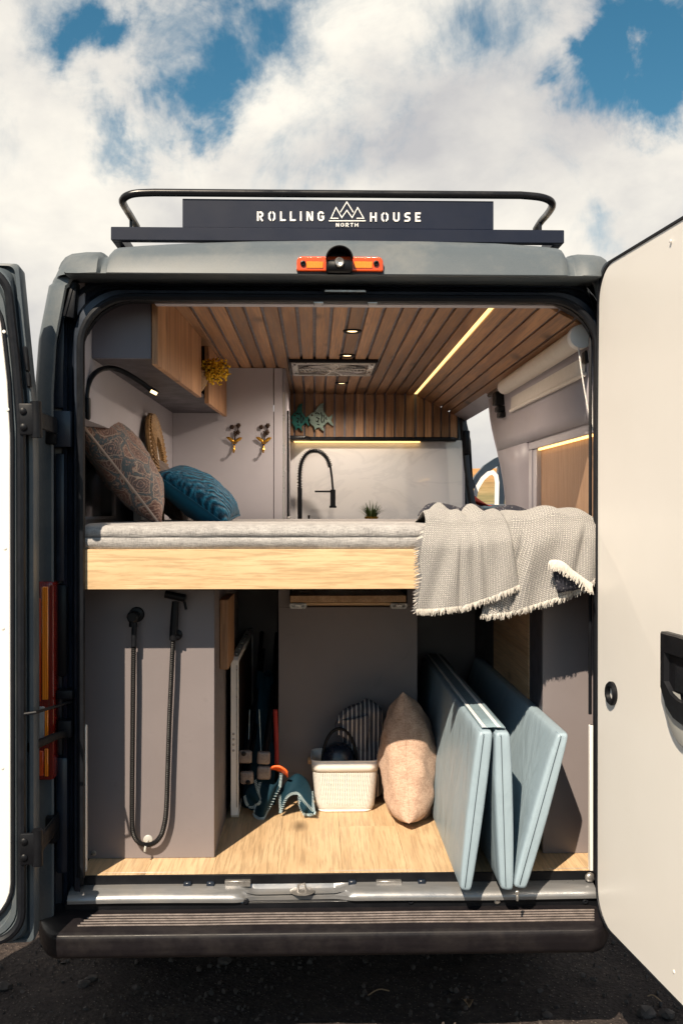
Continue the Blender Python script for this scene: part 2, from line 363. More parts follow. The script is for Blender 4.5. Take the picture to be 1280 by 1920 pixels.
M['paleb'] = plain('woven_straw', (.42, .27, .15), .7, var=.3, scale=60)
M['yellow'] = plain('yellow_blossom', (.75, .46, .02), .7, var=.25, scale=60)
M['stem'] = plain('green_stem', (.10, .12, .02), .7)
M['brass'] = plain('aged_gold', (.62, .33, .05), .3, .8, var=.25, scale=60)
M['bronze'] = plain('dark_bronze', (.045, .025, .016), .4, .5, var=.3, scale=60)
M['fish1'] = dusty('teal_patina', (.03, .19, .17), (.10, .33, .28), .6, .6, 30)
M['fish2'] = dusty('mint_patina', (.30, .42, .36), (.50, .58, .50), .6, .6, 30)
M['grassleaf'] = plain('plant_leaf', (.05, .085, .022), .55, var=.4, scale=50)
M['glassdark'] = plain('tinted_window_glass', (.010, .011, .013), .05, var=.2, coat=.6)
M['blindcloth'] = plain('ivory_blind_cloth', (.66, .62, .57), .7, var=.04, scale=30, bump=.1)
def reed():
    n = NT('reeded_wood'); w = n.wave(42, n.map((1, 1, .06)), 2.6, 3, 2.0, 'Y'); f = n.noise(1, 5, .6, .8, n.map((30, 30, 2)))
    c = n.ramp(n.math('ADD', n.math('MULTIPLY', w, .6), n.math('MULTIPLY', f, .5)), [(.2, (.16, .085, .048)), (.55, (.38, .225, .135)), (.9, (.54, .35, .225))])
    n.set(Base_Color=c, Roughness=.5); n.bump(w, .5, .004); return n.m
M['reed'] = reed()
M['navypillar'] = plain('navy_pillar_paint', (.014, .026, .045), .4, var=.2, coat=.2)
def soil():
    n = NT('dark_volcanic_soil'); a = n.noise(2.2, 9, .7); b = n.noise(40, 8, .75); s_ = n.voro(60); s2 = n.voro(23)
    c = n.ramp(n.math('ADD', n.math('MULTIPLY', a, .5), n.math('MULTIPLY', b, .5)), [(.35, (.022, .017, .017)), (.52, (.05, .039, .036)), (.68, (.11, .084, .07))])
    c = n.mix(n.ramp(s_, [(.1, .7), (.2, 0.0)]), c, (.26, .21, .17)); c = n.mix(n.ramp(s2, [(.06, .8), (.1, 0.0)]), c, (.05, .04, .038))
    n.set(Base_Color=c, Roughness=.95, Specular_IOR_Level=.2); n.bump(n.math('ADD', b, n.math('MULTIPLY', s_, -.6)), .8, .02); return n.m
M['soil'] = soil()
def field():
    n = NT('dry_hill_scrub'); a = n.noise(.05, 8, .7); b = n.noise(.6, 8, .7)
    k = n.math('ADD', n.math('MULTIPLY', a, .5), n.math('MULTIPLY', b, .5))
    sp = n.N.new('ShaderNodeSeparateXYZ'); n.L.new(n.src, sp.inputs[0])
    top = n.N.new('ShaderNodeMapRange'); n.L.new(sp.outputs[2], top.inputs[0]); top.inputs[1].default_value = 3.0; top.inputs[2].default_value = 7.5
    g = n.ramp(k, [(.35, (.07, .075, .028)), (.5, (.20, .16, .06)), (.68, (.36, .26, .13))])
    o = n.ramp(k, [(.35, (.26, .13, .04)), (.55, (.46, .23, .07)), (.7, (.5, .3, .12))])
    n.set(Base_Color=n.mix(top.outputs[0], g, o), Roughness=.95); n.bump(b, .6, .5); return n.m
M['field'] = field()
M['stone'] = plain('dark_lava_stone', (.06, .048, .043), .9, var=.35, scale=30, bump=.4, bscale=90)
M['twig'] = plain('dry_twig', (.26, .17, .10), .9, var=.3, scale=40)
M['redcloth'] = plain('red_cloth', (.50, .045, .02), .8)
M['mint'] = plain('pale_mint_paint', (.42, .50, .48), .4)

# ------------------------------------------------------------------ builders
class MB:
    def __init__(s): s.bm = bmesh.new(); s.uv = s.bm.loops.layers.uv.new('UVMap')
    def box(s, a, b, bev=0.0, seg=1, rot=None, piv=None):
        lo = Vector([min(x, y) for x, y in zip(a, b)]); hi = Vector([max(x, y) for x, y in zip(a, b)])
        c = (lo + hi) / 2; d = hi - lo
        r = bmesh.ops.create_cube(s.bm, size=1.0); vs = r['verts']
        for v in vs: v.co = Vector((v.co.x * d.x, v.co.y * d.y, v.co.z * d.z)) + c
        if rot is not None:
            p = Vector(piv) if piv is not None else c
            for v in vs: v.co = rot @ (v.co - p) + p
        if bev > 0:
            es = list({e for v in vs for e in v.link_edges})
            bmesh.ops.bevel(s.bm, geom=es, offset=min(bev, min(d) * .45), segments=seg, affect='EDGES', profile=.5)
        return s
    def prism(s, poly, axis, a, b, bev=0.0, seg=1):
        """poly: 2D points in the two other axes in order (x,y,z minus axis); extruded along axis from a to b"""
        def P(p, t):
            q = [0, 0, 0]; o = [i for i in range(3) if i != axis]; q[o[0]], q[o[1]] = p; q[axis] = t; return q
        v0 = [s.bm.verts.new(P(p, a)) for p in poly]; v1 = [s.bm.verts.new(P(p, b)) for p in poly]
        fs = [s.bm.faces.new(v0), s.bm.faces.new(v1[::-1])]; n = len(poly)
        for i in range(n): fs.append(s.bm.faces.new((v0[i], v1[i], v1[(i + 1) % n], v0[(i + 1) % n])))
        bmesh.ops.recalc_face_normals(s.bm, faces=fs)
        if bev > 0: bmesh.ops.bevel(s.bm, geom=list({e for f in fs for e in f.edges}), offset=bev, segments=seg, affect='EDGES', profile=.5)
        return s
    def hexa(s, q0, q1, bev=0.0, seg=1):
        """two quads (4 points each, same order) joined"""
        v0 = [s.bm.verts.new(p) for p in q0]; v1 = [s.bm.verts.new(p) for p in q1]; n = len(q0)
        fs = [s.bm.faces.new(v0), s.bm.faces.new(v1[::-1])]
        for i in range(n): fs.append(s.bm.faces.new((v0[i], v1[i], v1[(i + 1) % n], v0[(i + 1) % n])))
        bmesh.ops.recalc_face_normals(s.bm, faces=fs)
        if bev > 0: bmesh.ops.bevel(s.bm, geom=list({e for f in fs for e in f.edges}), offset=bev, segments=seg, affect='EDGES', profile=.5)
        return s
    def tube(s, pts, r, n=8, caps=True, closed=False, rfn=None):
        pts = [Vector(p) for p in pts]; m = len(pts); rings = []; up = None
        for i, p in enumerate(pts):
            a = pts[i - 1] if (i > 0 or closed) else pts[0]; b = pts[(i + 1) % m] if (i < m - 1 or closed) else pts[-1]
            t = (b - a).normalized()
            if up is None:
                up = t.orthogonal().normalized()
            else:
                up = (up - t * up.dot(t)); up = up.normalized() if up.length > 1e-6 else t.orthogonal().normalized()
            w = t.cross(up); rr = rfn(i / max(1, m - 1)) * r if rfn else r
            rings.append([s.bm.verts.new(p + (up * math.cos(k * 2 * math.pi / n) + w * math.sin(k * 2 * math.pi / n)) * rr) for k in range(n)])
        rng = range(m if closed else m - 1)
        for i in rng:
            A, B = rings[i], rings[(i + 1) % m]
            for k in range(n): s.bm.faces.new((A[k], A[(k + 1) % n], B[(k + 1) % n], B[k]))
        if caps and not closed:
            s.bm.faces.new(rings[0][::-1]); s.bm.faces.new(rings[-1])
        return s
    def lathe(s, prof, c, axis=2, n=20, caps=True):
        c = Vector(c); o = [i for i in range(3) if i != axis]; rings = []
        for r, h in prof:
            ring = []
            for k in range(n):
                q = [0, 0, 0]; q[axis] = h; q[o[0]] = r * math.cos(k * 2 * math.pi / n); q[o[1]] = r * math.sin(k * 2 * math.pi / n)
                ring.append(s.bm.verts.new(c + Vector(q)))
            rings.append(ring)
        fs = []
        for A, B in zip(rings, rings[1:]):
            for k in range(n): fs.append(s.bm.faces.new((A[k], A[(k + 1) % n], B[(k + 1) % n], B[k])))
        if caps: fs.append(s.bm.faces.new(rings[0][::-1])); fs.append(s.bm.faces.new(rings[-1]))
        bmesh.ops.recalc_face_normals(s.bm, faces=fs); return s
    def grid(s, fn, nu, nv, closeu=False, uvs=(1, 1)):
        vs = [[s.bm.verts.new(fn(i / nu, j / nv)) for i in range(nu if closeu else nu + 1)] for j in range(nv + 1)]
        for j in range(nv):
            for i in range(nu):
                i2 = (i + 1) % nu if closeu else i + 1
                f = s.bm.faces.new((vs[j][i], vs[j][i2], vs[j + 1][i2], vs[j + 1][i]))
                for l, (a, b) in zip(f.loops, ((i, j), (i + 1, j), (i + 1, j + 1), (i, j + 1))): l[s.uv].uv = (a / nu * uvs[0], b / nv * uvs[1])
        return s
    def strip(s, loops):
        rows = [[s.bm.verts.new(p) for p in lp] for lp in loops]
        for A, B in zip(rows, rows[1:]):
            for i in range(len(A) - 1): s.bm.faces.new((A[i], A[i + 1], B[i + 1], B[i]))
        return s
    def ball(s, c, r, sc=(1, 1, 1), sub=2):
        o = bmesh.ops.create_icosphere(s.bm, subdivisions=sub, radius=r)
        for v in o['verts']: v.co = Vector((v.co.x * sc[0], v.co.y * sc[1], v.co.z * sc[2])) + Vector(c)
        return s
    def ribbon(s, pts, w, y0, y1, closed=False):
        """flat mitred stroke in the XZ plane, from y0 to y1"""
        P = [Vector((p[0], p[1])) for p in pts]; n = len(P); Lft, Rgt = [], []
        for i in range(n):
            d0 = (P[i] - P[i - 1]).normalized() if i > 0 or closed else None
            d1 = (P[(i + 1) % n] - P[i]).normalized() if i < n - 1 or closed else None
            if d0 is None: d0 = d1
            if d1 is None: d1 = d0
            n0 = Vector((-d0.y, d0.x)); n1 = Vector((-d1.y, d1.x)); m = (n0 + n1)
            m = m.normalized() if m.length > 1e-6 else n0
            k = min(2.2, 1 / max(.2, m.dot(n0))); Lft.append(P[i] + m * k * w / 2); Rgt.append(P[i] - m * k * w / 2)
        rng = n if closed else n - 1
        def V(p, y): return s.bm.verts.new((p.x, y, p.y))
        lf = [(V(a, y0), V(a, y1)) for a in Lft]; rt = [(V(a, y0), V(a, y1)) for a in Rgt]; fs = []
        for i in range(rng):
            j = (i + 1) % n
            fs += [s.bm.faces.new((lf[i][0], lf[j][0], rt[j][0], rt[i][0])), s.bm.faces.new((lf[i][1], rt[i][1], rt[j][1], lf[j][1])),
                   s.bm.faces.new((lf[i][0], lf[i][1], lf[j][1], lf[j][0])), s.bm.faces.new((rt[i][0], rt[j][0], rt[j][1], rt[i][1]))]
        if not closed:
            for i in (0, n - 1): fs.append(s.bm.faces.new((lf[i][0], rt[i][0], rt[i][1], lf[i][1])))
        bmesh.ops.recalc_face_normals(s.bm, faces=fs); return s
    def xf(s, m):
        bmesh.ops.transform(s.bm, matrix=m, verts=s.bm.verts); return s
    def done(s, name, mat, parent=None, smooth=True, ang=40, recalc=False, solid=0, sub=0, origin=None):
        if recalc: bmesh.ops.recalc_face_normals(s.bm, faces=s.bm.faces)
        me = bpy.data.meshes.new(name)
        if origin is not None: bmesh.ops.translate(s.bm, verts=s.bm.verts, vec=-Vector(origin))
        s.bm.to_mesh(me); s.bm.free()
        for m_ in (mat if isinstance(mat, (list, tuple)) else [mat]): me.materials.append(M[m_] if isinstance(m_, str) else m_)
        if smooth:
            me.shade_smooth(); me.set_sharp_from_angle(angle=R(ang))
        o = bpy.data.objects.new(name, me); COL.objects.link(o)
        link(o, parent)
        if origin is not None: o.location = Vector(o.location) + Vector(origin)
        if solid: md = o.modifiers.new('solid', 'SOLIDIFY'); md.thickness = solid; md.offset = 0
        if sub: md = o.modifiers.new('sub', 'SUBSURF'); md.levels = sub; md.render_levels = sub
        return o
def wpos(o):
    p = Vector((0, 0, 0))
    while o is not None: p = p + Vector(o.location); o = o.parent
    return p
def link(o, parent):
    if parent is not None:
        o.parent = parent; o.location = -wpos(parent)
def tag(o, label=None, cat=None, group=None, kind=None):
    if label: o['label'] = label
    if cat: o['category'] = cat
    if group: o['group'] = group
    if kind: o['kind'] = kind
    return o
def thing(name, label, cat, loc, group=None):
    o = bpy.data.objects.new(name, None); COL.objects.link(o); o.location = loc; o.empty_display_size = .05
    return tag(o, label, cat, group)
def copy_tree(o, parent=None):
    c = o.copy(); COL.objects.link(c)
    if parent is not None: c.parent = parent
    for ch in list(o.children): copy_tree(ch, c)
    return c
def lerp(a, b, t): return a + (b - a) * t
def smst(t): t = max(0., min(1., t)); return t * t * (3 - 2 * t)
def interp(x, pts):
    if x <= pts[0][0]: return pts[0][1]
    for (a, b), (c, d) in zip(pts, pts[1:]):
        if x <= c: return b + (d - b) * (x - a) / (c - a)
    return pts[-1][1]
def spline(pts, n=8):
    P = [Vector(p) for p in pts]; out = []
    for i in range(len(P) - 1):
        p0 = P[max(0, i - 1)]; p1 = P[i]; p2 = P[i + 1]; p3 = P[min(len(P) - 1, i + 2)]
        for k in range(n):
            t = k / n; out.append(.5 * ((2 * p1) + (p2 - p0) * t + (2 * p0 - 5 * p1 + 4 * p2 - p3) * t * t + (3 * p1 - p0 - 3 * p2 + p3) * t ** 3))
    out.append(P[-1]); return out
# ================================================================== ground and far land
FLZ = E - 1.13            # load floor
CEIL = E + 0.70           # underside of the ceiling slats
def build_ground():
    m = MB(); rnd = random.Random(3)
    # near patch, finely rough; the sheet runs on to the horizon
    xs = [-600, -120, -30, -8, -4] + [-3 + i * .075 for i in range(81)] + [4, 8, 30, 120, 600]
    ys = [-600, -120, -30, -9, -6] + [-4 + i * .075 for i in range(67)] + [2, 4, 8, 20, 60, 160, 600]
    def z(x, y):
        if abs(x) > 3.2 or y < -4.1 or y > 1.2: return 0.0
        return .012 * math.sin(x * 7 + 2 * math.sin(y * 5)) * math.sin(y * 6 + x) + rnd.uniform(-.007, .007)
    vs = [[m.bm.verts.new((x, y, z(x, y))) for x in xs] for y in ys]
    for j in range(len(ys) - 1):
        for i in range(len(xs) - 1): m.bm.faces.new((vs[j][i], vs[j][i + 1], vs[j + 1][i + 1], vs[j + 1][i]))
    tag(m.done('ground', 'soil', ang=80), kind='structure')
    # dry hillside in front of the van
    m = MB(); r2 = random.Random(9)
    def hz(x, y): 
        t = smst((y - 30) / 170); return -0.25 + t * (8.6 + 1.0 * math.sin(x * .02) + .5 * math.sin(x * .07 + y * .03)) + r2.uniform(-.12, .12) * (1 + t)
    def g(u, v):
        x = lerp(-420, 520, u); y = lerp(26, 420, v * v); return (x, y, hz(x, y))
    m.grid(g, 110, 60); tag(m.done('hillside', 'field', ang=80), kind='structure')
    # gravel under the tailgate
    m = MB(); r3 = random.Random(5)
    for _ in range(1500):
        x = r3.uniform(-1.6, 1.7); y = r3.uniform(-.05, 1.5); s = r3.choice([.003, .004, .005, .007, .010])
        o = bmesh.ops.create_icosphere(m.bm, subdivisions=1, radius=s)
        k = [r3.uniform(.6, 1.3) for _ in range(3)]
        for v in o['verts']: v.co = Vector((v.co.x * k[0] + x, v.co.y * k[1] + y, v.co.z * k[2] * .8 + .004 + r3.uniform(-.003, .008)))
    tag(m.done('gravel', 'stone'), kind='stuff')
    def stone(px, py, s, seed):
        p = atZ(px, py, .0); rr = random.Random(seed); b = bmesh.new(); bmesh.ops.create_icosphere(b, subdivisions=2, radius=s)
        for v in b.verts: v.co *= rr.uniform(.72, 1.15)
        mm = MB(); mm.bm.free(); mm.bm = b
        for v in b.verts: v.co = Vector((v.co.x * 1.25, v.co.y, v.co.z * .75 + s * .4))
        o = mm.done('stone', 'stone', ang=30); o.location = p
        return o
    lab = ['rounded dark stone lying on the soil at the lower left corner', 'small angular dark stone on the soil below the bumper step, right of another',
           'small dark stone on the soil just left of its twin below the shower cabinet', 'dark stone on the soil near the lower right corner under the cream door',
           'flat dark stone on the shaded soil left of centre', 'pale little stone at the sunny lower edge of the soil', 'dark stone on shaded soil at the far right beside the door seal',
           'dark stone under the middle of the bumper step']
    for i, (px, py, s) in enumerate([(8, 1855, .024), (172, 1839, .019), (157, 1850, .021), (1250, 1905, .022), (256, 1853, .013), (1026, 1910, .018), (1210, 1903, .026), (422, 1806, .022)]):
        tag(stone(px, py, s, 30 + i), lab[i], 'stone', 'loose stones on the dark soil')
    for i, (a, b, l) in enumerate([((1213, 1868), (1240, 1879), 'thin curved dry twig on the soil beneath the cream door'), ((690, 1866), (730, 1858), 'pale thin twig lying on the shaded soil below the step')]):
        p, q = atZ(a[0], a[1], .012), atZ(b[0], b[1], .012); md = (p + q) / 2 + Vector((0, .015, .006))
        o = MB().tube(spline([p, md, q], 5), .0022, 5).done('twig', 'twig'); tag(o, l, 'twig')
    # dead leaf
    p = atZ(877, 1882, .02); m = MB(); m.grid(lambda u, v: (p.x + (u - .5) * .035 * math.sin(math.pi * (.1 + .85 * v)), p.y + (v - .5) * .05, p.z + .012 * (u - .5) ** 2 * 4 + .006 * math.sin(v * 5)), 4, 6)
    tag(m.done('dry_leaf', 'twig', solid=.001), 'curled brown dead leaf on the shaded soil under the blue mattress', 'leaf')
build_ground()

# ================================================================== the van
van = thing('camper_van', 'dark grey camper van with rear doors wide open, seen from behind', 'van', (0.07, 1.6, 0))

def rr_loop(xl, xr, zt, zb, r, Y, lean=0.0, n=9, rb=0.0):
    """open rounded frame: up the left side, over the top, down the right; xl.. are metres"""
    zs = [zb + (zt - r - zb) * i / 12 for i in range(13)]
    def ln(z): return lean * max(0, z - (E + .42)) ** 1.3
    pts = [(xl + ln(z), z) for z in zs]
    ll = ln(zt)
    for i in range(1, n + 1):
        a = math.pi - math.pi / 2 * i / n; pts.append((xl + ll + r + r * math.cos(a), zt - r + r * math.sin(a)))
    for i in range(1, 9): t = i / 9; pts.append((lerp(xl + ll + r, xr - ll - r, t), zt))
    for i in range(0, n + 1):
        a = math.pi / 2 - math.pi / 2 * i / n; pts.append((xr - ll - r + r * math.cos(a), zt - r + r * math.sin(a)))
    pts += [(xr - ln(z), z) for z in zs[::-1][1:]]
    return [Vector((x, Y, z)) for x, z in pts]
def px_loop(x0, x1, top, bot, r, Y, lean=0.0):
    a = at(x0, 954, Y); b = at(x1, 954, Y); t = at(600, top, Y); bt = at(600, bot, Y)
    return rr_loop(a.x, b.x, t.z, bt.z, r / F * (Y - CAM.y), Y, lean)

def build_shell():
    # painted frame round the opening, stepped like a pressed steel jamb
    L = [px_loop(66, 1166, 512, 1720, 26, .10, .25), px_loop(66, 1164, 513, 1720, 26, .02, .25), px_loop(72, 1158, 514, 1720, 26, -.012, .25),
         px_loop(97, 1146, 516, 1720, 22, -.022, .25), px_loop(101, 1143, 520, 1720, 24, -.016, .25)]
    o = MB().strip(L).done('rear_corner_panel', 'paint', van, ang=50)
    L = [px_loop(101, 1143, 520, 1720, 24, -.016, .36), px_loop(104, 1141, 523, 1720, 30, .05, .3), px_loop(116, 1138, 527, 1720, 60, .055, .12), px_loop(119, 1136, 530, 1720, 64, .03, .08),
         px_loop(126, 1134, 536, 1720, 74, .026), px_loop(129, 1132, 539, 1720, 78, .05), px_loop(136, 1130, 543, 1720, 84, .045), px_loop(140, 1128, 546, 1720, 88, .014), px_loop(150, 1121, 556, 1720, 92, .010)]
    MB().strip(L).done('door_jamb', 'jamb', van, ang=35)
    # rubber seal: a fat bead that follows the opening
    lp = px_loop(152, 1119, 559, 1640, 92, .0)
    MB().tube(lp, .0125, 8).done('weather_seal', 'rubber', van)
    L = [px_loop(150, 1121, 556, 1655, 92, .012), px_loop(157, 1114, 567, 1655, 95, .016), px_loop(158, 1113, 569, 1655, 95, .05), px_loop(160, 1111, 571, 1655, 95, .10)]
    MB().strip(L).done('opening_lining', 'black', van)
    # pale edge strips inside the seal, lit low on both sides
    for x0, x1 in ((158, 164), (1104, 1110)):
        a, b = at(x0, 1360, .06), at(x1, 1632, .07); MB().box((a.x, .055, b.z), (b.x, .075, a.z), .002).done('edge_strip', 'white', van)
    # headliner edge and two clips
    a, b = at(290, 569.5, .06), at(1060, 573, .075); MB().box((a.x, .06, b.z), (b.x, .10, a.z), .001).done('headliner_edge', 'wall', van)
    for px in (597, 698):
        a, b = at(px - 9, 565, .0), at(px + 9, 573, .0)
        m = MB(); m.box((a.x, -.002, b.z + .006), (b.x, .012, a.z), .001); m.box((a.x, -.002, b.z), (a.x + .004, .01, b.z + .005), .001); m.box((b.x - .004, -.002, b.z), (b.x, .01, b.z + .005), .001)
        m.done('headliner_clip', 'steel', van)
    # latch plate under the gutter
    a, b = at(608, 543, .0), at(686, 549, .0); MB().box((a.x, -.004, b.z), (b.x, .03, a.z), .002).done('latch_plate', 'steel', van)
    # gutter
    a, b = at(122, 512.5, -.085), at(1126, 520.5, -.085)
    MB().prism([(-.088, a.z - .001), (-.05, a.z + .004), (.03, a.z + .004), (.03, b.z), (-.08, b.z), (-.09, b.z + .004)], 0, a.x, b.x, .001).done('rain_gutter', 'paint', van)
    # roof rear wall, raised centre between two grooves
    prof = [(104, 508), (109, 497), (118, 487), (132, 481), (160, 478.5), (188, 479), (193, 482), (197, 485), (203, 485), (207, 481), (213, 474), (222, 470), (260, 466.5), (350, 461), (480, 457), (640, 455), (800, 457), (930, 461), (1010, 466.5),
            (1046, 471), (1054, 475), (1061, 482), (1065, 486), (1071, 486), (1075, 482), (1085, 483), (1115, 484), (1130, 486), (1141, 492), (1148, 503), (1152, 512)]
    zg = at(640, 514, -.07).z
    rows = []
    for t, (y, k) in enumerate([(-.074, 0), (-.069, .12), (-.054, .45), (-.034, .72), (-.004, .9), (.04, .985), (.10, 1.0), (.5, 1.03), (2.0, 1.05), (4.2, 1.0)]):
        row = []
        for i, (px, py) in enumerate(prof):
            top = at(px, py, .07); h = max(.004, top.z - zg)
            x = at(px, 500, -.02).x
            groove = .02 if py > 481.5 and 190 < px < 1076 and (px < 206 or px > 1060) else 0
            ed_ = min(i, len(prof) - 1 - i); yt_ = y if y > 0 else lerp(min(y + .058, .02), y, smst(ed_ / 5.0))
            row.append(Vector((x, yt_ + groove * (1 if k < 1 else 0), zg + h * k)))
        rows.append(row)
    MB().strip(rows).done('roof_shell', 'paint', van, ang=60, recalc=True)
    # sides, underbody
    lx, rx = at(66, 954, .05).x, at(1166, 954, .05).x
    for sx, x in ((-1, lx), (1, rx)):
        ins = .115
        prof = [(x + sx * .02, .36), (x + sx * .06, .62), (x + sx * .065, 1.1), (x + sx * .02, 1.75), (x, E + .42), (x - sx * .06, E + .68), (x - sx * .09, E + .745)]
        if sx < 0:
            spans = [(.10, 4.2)]
        else:
            spans = [(.10, 1.88), (3.08, 3.3)]
        m = MB()
        for y0, y1 in spans:
            m.strip([[Vector((px_, y, pz)) for px_, pz in prof] for y in (y0, (y0 + y1) / 2, y1)])
        if sx > 0: m.strip([[Vector((px_, y, pz)) for px_, pz in prof[:2]] for y in (1.88, 3.3)])
        m.done('side_panel', 'paint', van, ang=50, solid=.004)
    MB().box((lx + .03, .12, .40), (rx - .03, 5.2, .52)).done('underbody', 'black', van)
    m = MB(); m.prism([(3.3, .4), (5.3, .4), (5.3, 1.05), (4.5, 1.2), (3.75, E + .62), (3.3, E + .72)], 0, lx - .0, lx + .03); m.done('cab_side', 'paint', van)
    MB().prism([(4.25, .4), (5.3, .4), (5.3, 1.05), (4.55, 1.2), (4.25, 1.22)], 0, lx + .04, rx).done('bonnet', 'paint', van)
    m = MB(); m.strip([[Vector((x, y, z)) for x in (lx + .04, 0, rx - .04)] for y, z in ((4.45, 1.22), (3.75, E + .66))]); m.done('windscreen', 'glassdark', van, solid=.006)
    for y in (1.0, 4.4):
        for x in (lx + .13, rx - .13):
            o = MB().lathe([(.20, -.10), (.31, -.11), (.335, -.07), (.335, .07), (.31, .11), (.20, .10)], (x, y, .335), 0, 28, False).done('wheel', 'rubber', van)
            MB().lathe([(.03, -.04), (.15, -.05), (.205, -.09), (.205, .09), (.15, .05), (.03, .04)], (x, y, .335), 0, 24).done('rim', 'steel', o)
build_shell()

def build_sill():
    # floor with board joints
    a = at(160, 1638, .055).x - .02; b = at(1112, 1638, .055).x + .03
    fl = MB().box((a, .058, FLZ - .022), (b, 3.1, FLZ - .004)).done('load_floor', 'darkboard', van)
    nb = 8; wbd = (b - a) / nb; rj = random.Random(6)
    for i in range(nb):
        y = .058; first = True
        while y < 3.05:
            ln_ = rj.uniform(.45, 1.25) if first else 1.3; first = False; y2 = min(3.1, y + ln_)
            MB().box((a + wbd * i + .0004, y + .0003, FLZ - .006), (a + wbd * (i + 1) - .0004, y2 - .0003, FLZ), .0004).done('floor_board', 'floor', fl); y = y2
    MB().box((a, .05, FLZ - .03), (b, .0575, FLZ - .0005), .001).done('floor_edge_trim', 'black', van)
    # black strip and silver painted sill, dished at the latch
    xa, xb = at(128, 1670, .0).x, at(1116, 1670, .0).x
    def dip(x): return smst((x + .245) / .07) * (1 - smst((x - .055) / .07))
    P = [(.075, -1.13), (.055, -1.150), (.052, -1.158), (.040, -1.159), (.012, -1.163), (-.004, -1.170), (-.012, -1.180), (-.012, -1.192), (-.002, -1.197), (.012, -1.199)]
    def g(u, v):
        x = lerp(xa, xb, u); k = v * (len(P) - 1); i = min(len(P) - 2, int(k)); t = k - i
        y, z = lerp(P[i][0], P[i + 1][0], t), lerp(P[i][1], P[i + 1][1], t); d = dip(x)
        w = 1 if 3 <= k <= 6.5 else 0; bead = .0012 * math.sin(x * 9)
        return (x, y + .018 * d * (1 if k > 4.2 and k < 8 else 0), E + z - .014 * d * (1 if 2.4 < k < 5.6 else 0) + bead)
    MB().grid(g, 160, 18).done('door_sill', 'sill', van, ang=60)
    # dark recess strip with screws, then the ribbed step
    MB().box((xa - .01, .0, E - 1.222), (xb + .005, .05, E - 1.193), .002).done('sill_recess_strip', 'black', van)
    for px in (461, 575 + 195, 932, 1097, 175):
        p = at(px, 1691, -.004); MB().lathe([(.0095, .006), (.0095, -.002), (.006, -.005), (.0035, -.005), (.0028, -.001)], (p.x, -.001, p.z + .001), 1, 16).done('sill_screw', 'rubber' if px != 932 else 'steel', van)
    # latch striker and plates
    p = at(567, 1668, .01)
    m = MB(); m.lathe([(.036, .0), (.038, .002), (.034, .004), (.0, .0045)], (p.x, .02, E - 1.1735), 2, 20); s_ = m.done('striker_plate', 'steel', van)
    MB().tube([(p.x - .014, .014, E - 1.172), (p.x - .013, .012, E - 1.150), (p.x + .006, .012, E - 1.146), (p.x + .012, .014, E - 1.17)], .004, 6).done('striker_loop', 'steel', s_)
    for x0, x1 in ((422, 470), (705, 752)):
        q0, q1 = at(x0, 1650, .045), at(x1, 1661, .045); MB().box((q0.x, .036, q1.z), (q1.x, .0515, q0.z), .0015).done('sill_bracket', 'steel', van)
    for px in (352, 395, 660, 790):
        q = at(px, 1655, .045); MB().box((q.x - .012, .035, E - 1.164), (q.x + .012, .05, E - 1.148), .003).done('sill_clip', 'jamb', van)
    p = at(1105, 1645, .03); MB().ball((p.x, .03, p.z), .016, (1, .6, 1)).done('door_buffer', 'steel', van)
    # bumper with step
    x0, x1 = at(46, 1770, -.11).x, at(1172, 1770, -.11).x
    PB = [(.03, -1.214), (.0, -1.2155), (-.02, -1.2185), (-.085, -1.232), (-.107, -1.2375), (-.117, -1.243), (-.1205, -1.252), (-.120, -1.28), (-.116, -1.303), (-.108, -1.313), (-.09, -1.314), (.2, -1.306)]
    def gb(u, v):
        x = lerp(x0, x1, u); k = v * (len(PB) - 1); i = min(len(PB) - 2, int(k)); t = k - i
        y, z = lerp(PB[i][0], PB[i + 1][0], t), lerp(PB[i][1], PB[i + 1][1], t)
        e = min(x - x0, x1 - x); c = max(0, 1 - e / .10); y2 = y + c * c * .16
        return (x, y2, E + z)
    bp = MB().grid(gb, 90, 33).done('rear_bumper', 'bumper', van, ang=60)
    for i in range(5):
        t = (i + 1.0) / 5.4; y = lerp(-.018, -.084, t); z = lerp(-1.218, -1.2318, t)
        xl = at(170 - i * 6, 1720, y).x; xr = at(1113, 1720, y).x
        pts = [(lerp(xl, xr, k / 24), y + .0012 * math.sin(k * .9), E + z + .0012) for k in range(25)]
        MB().tube(pts, .0030, 8).done('step_rib', 'rib', bp)
    MB().prism([(-.6, .0), (.6, .0), (.6, .03), (-.6, .03)], 2, .40, .52) .bm.free()
build_sill()

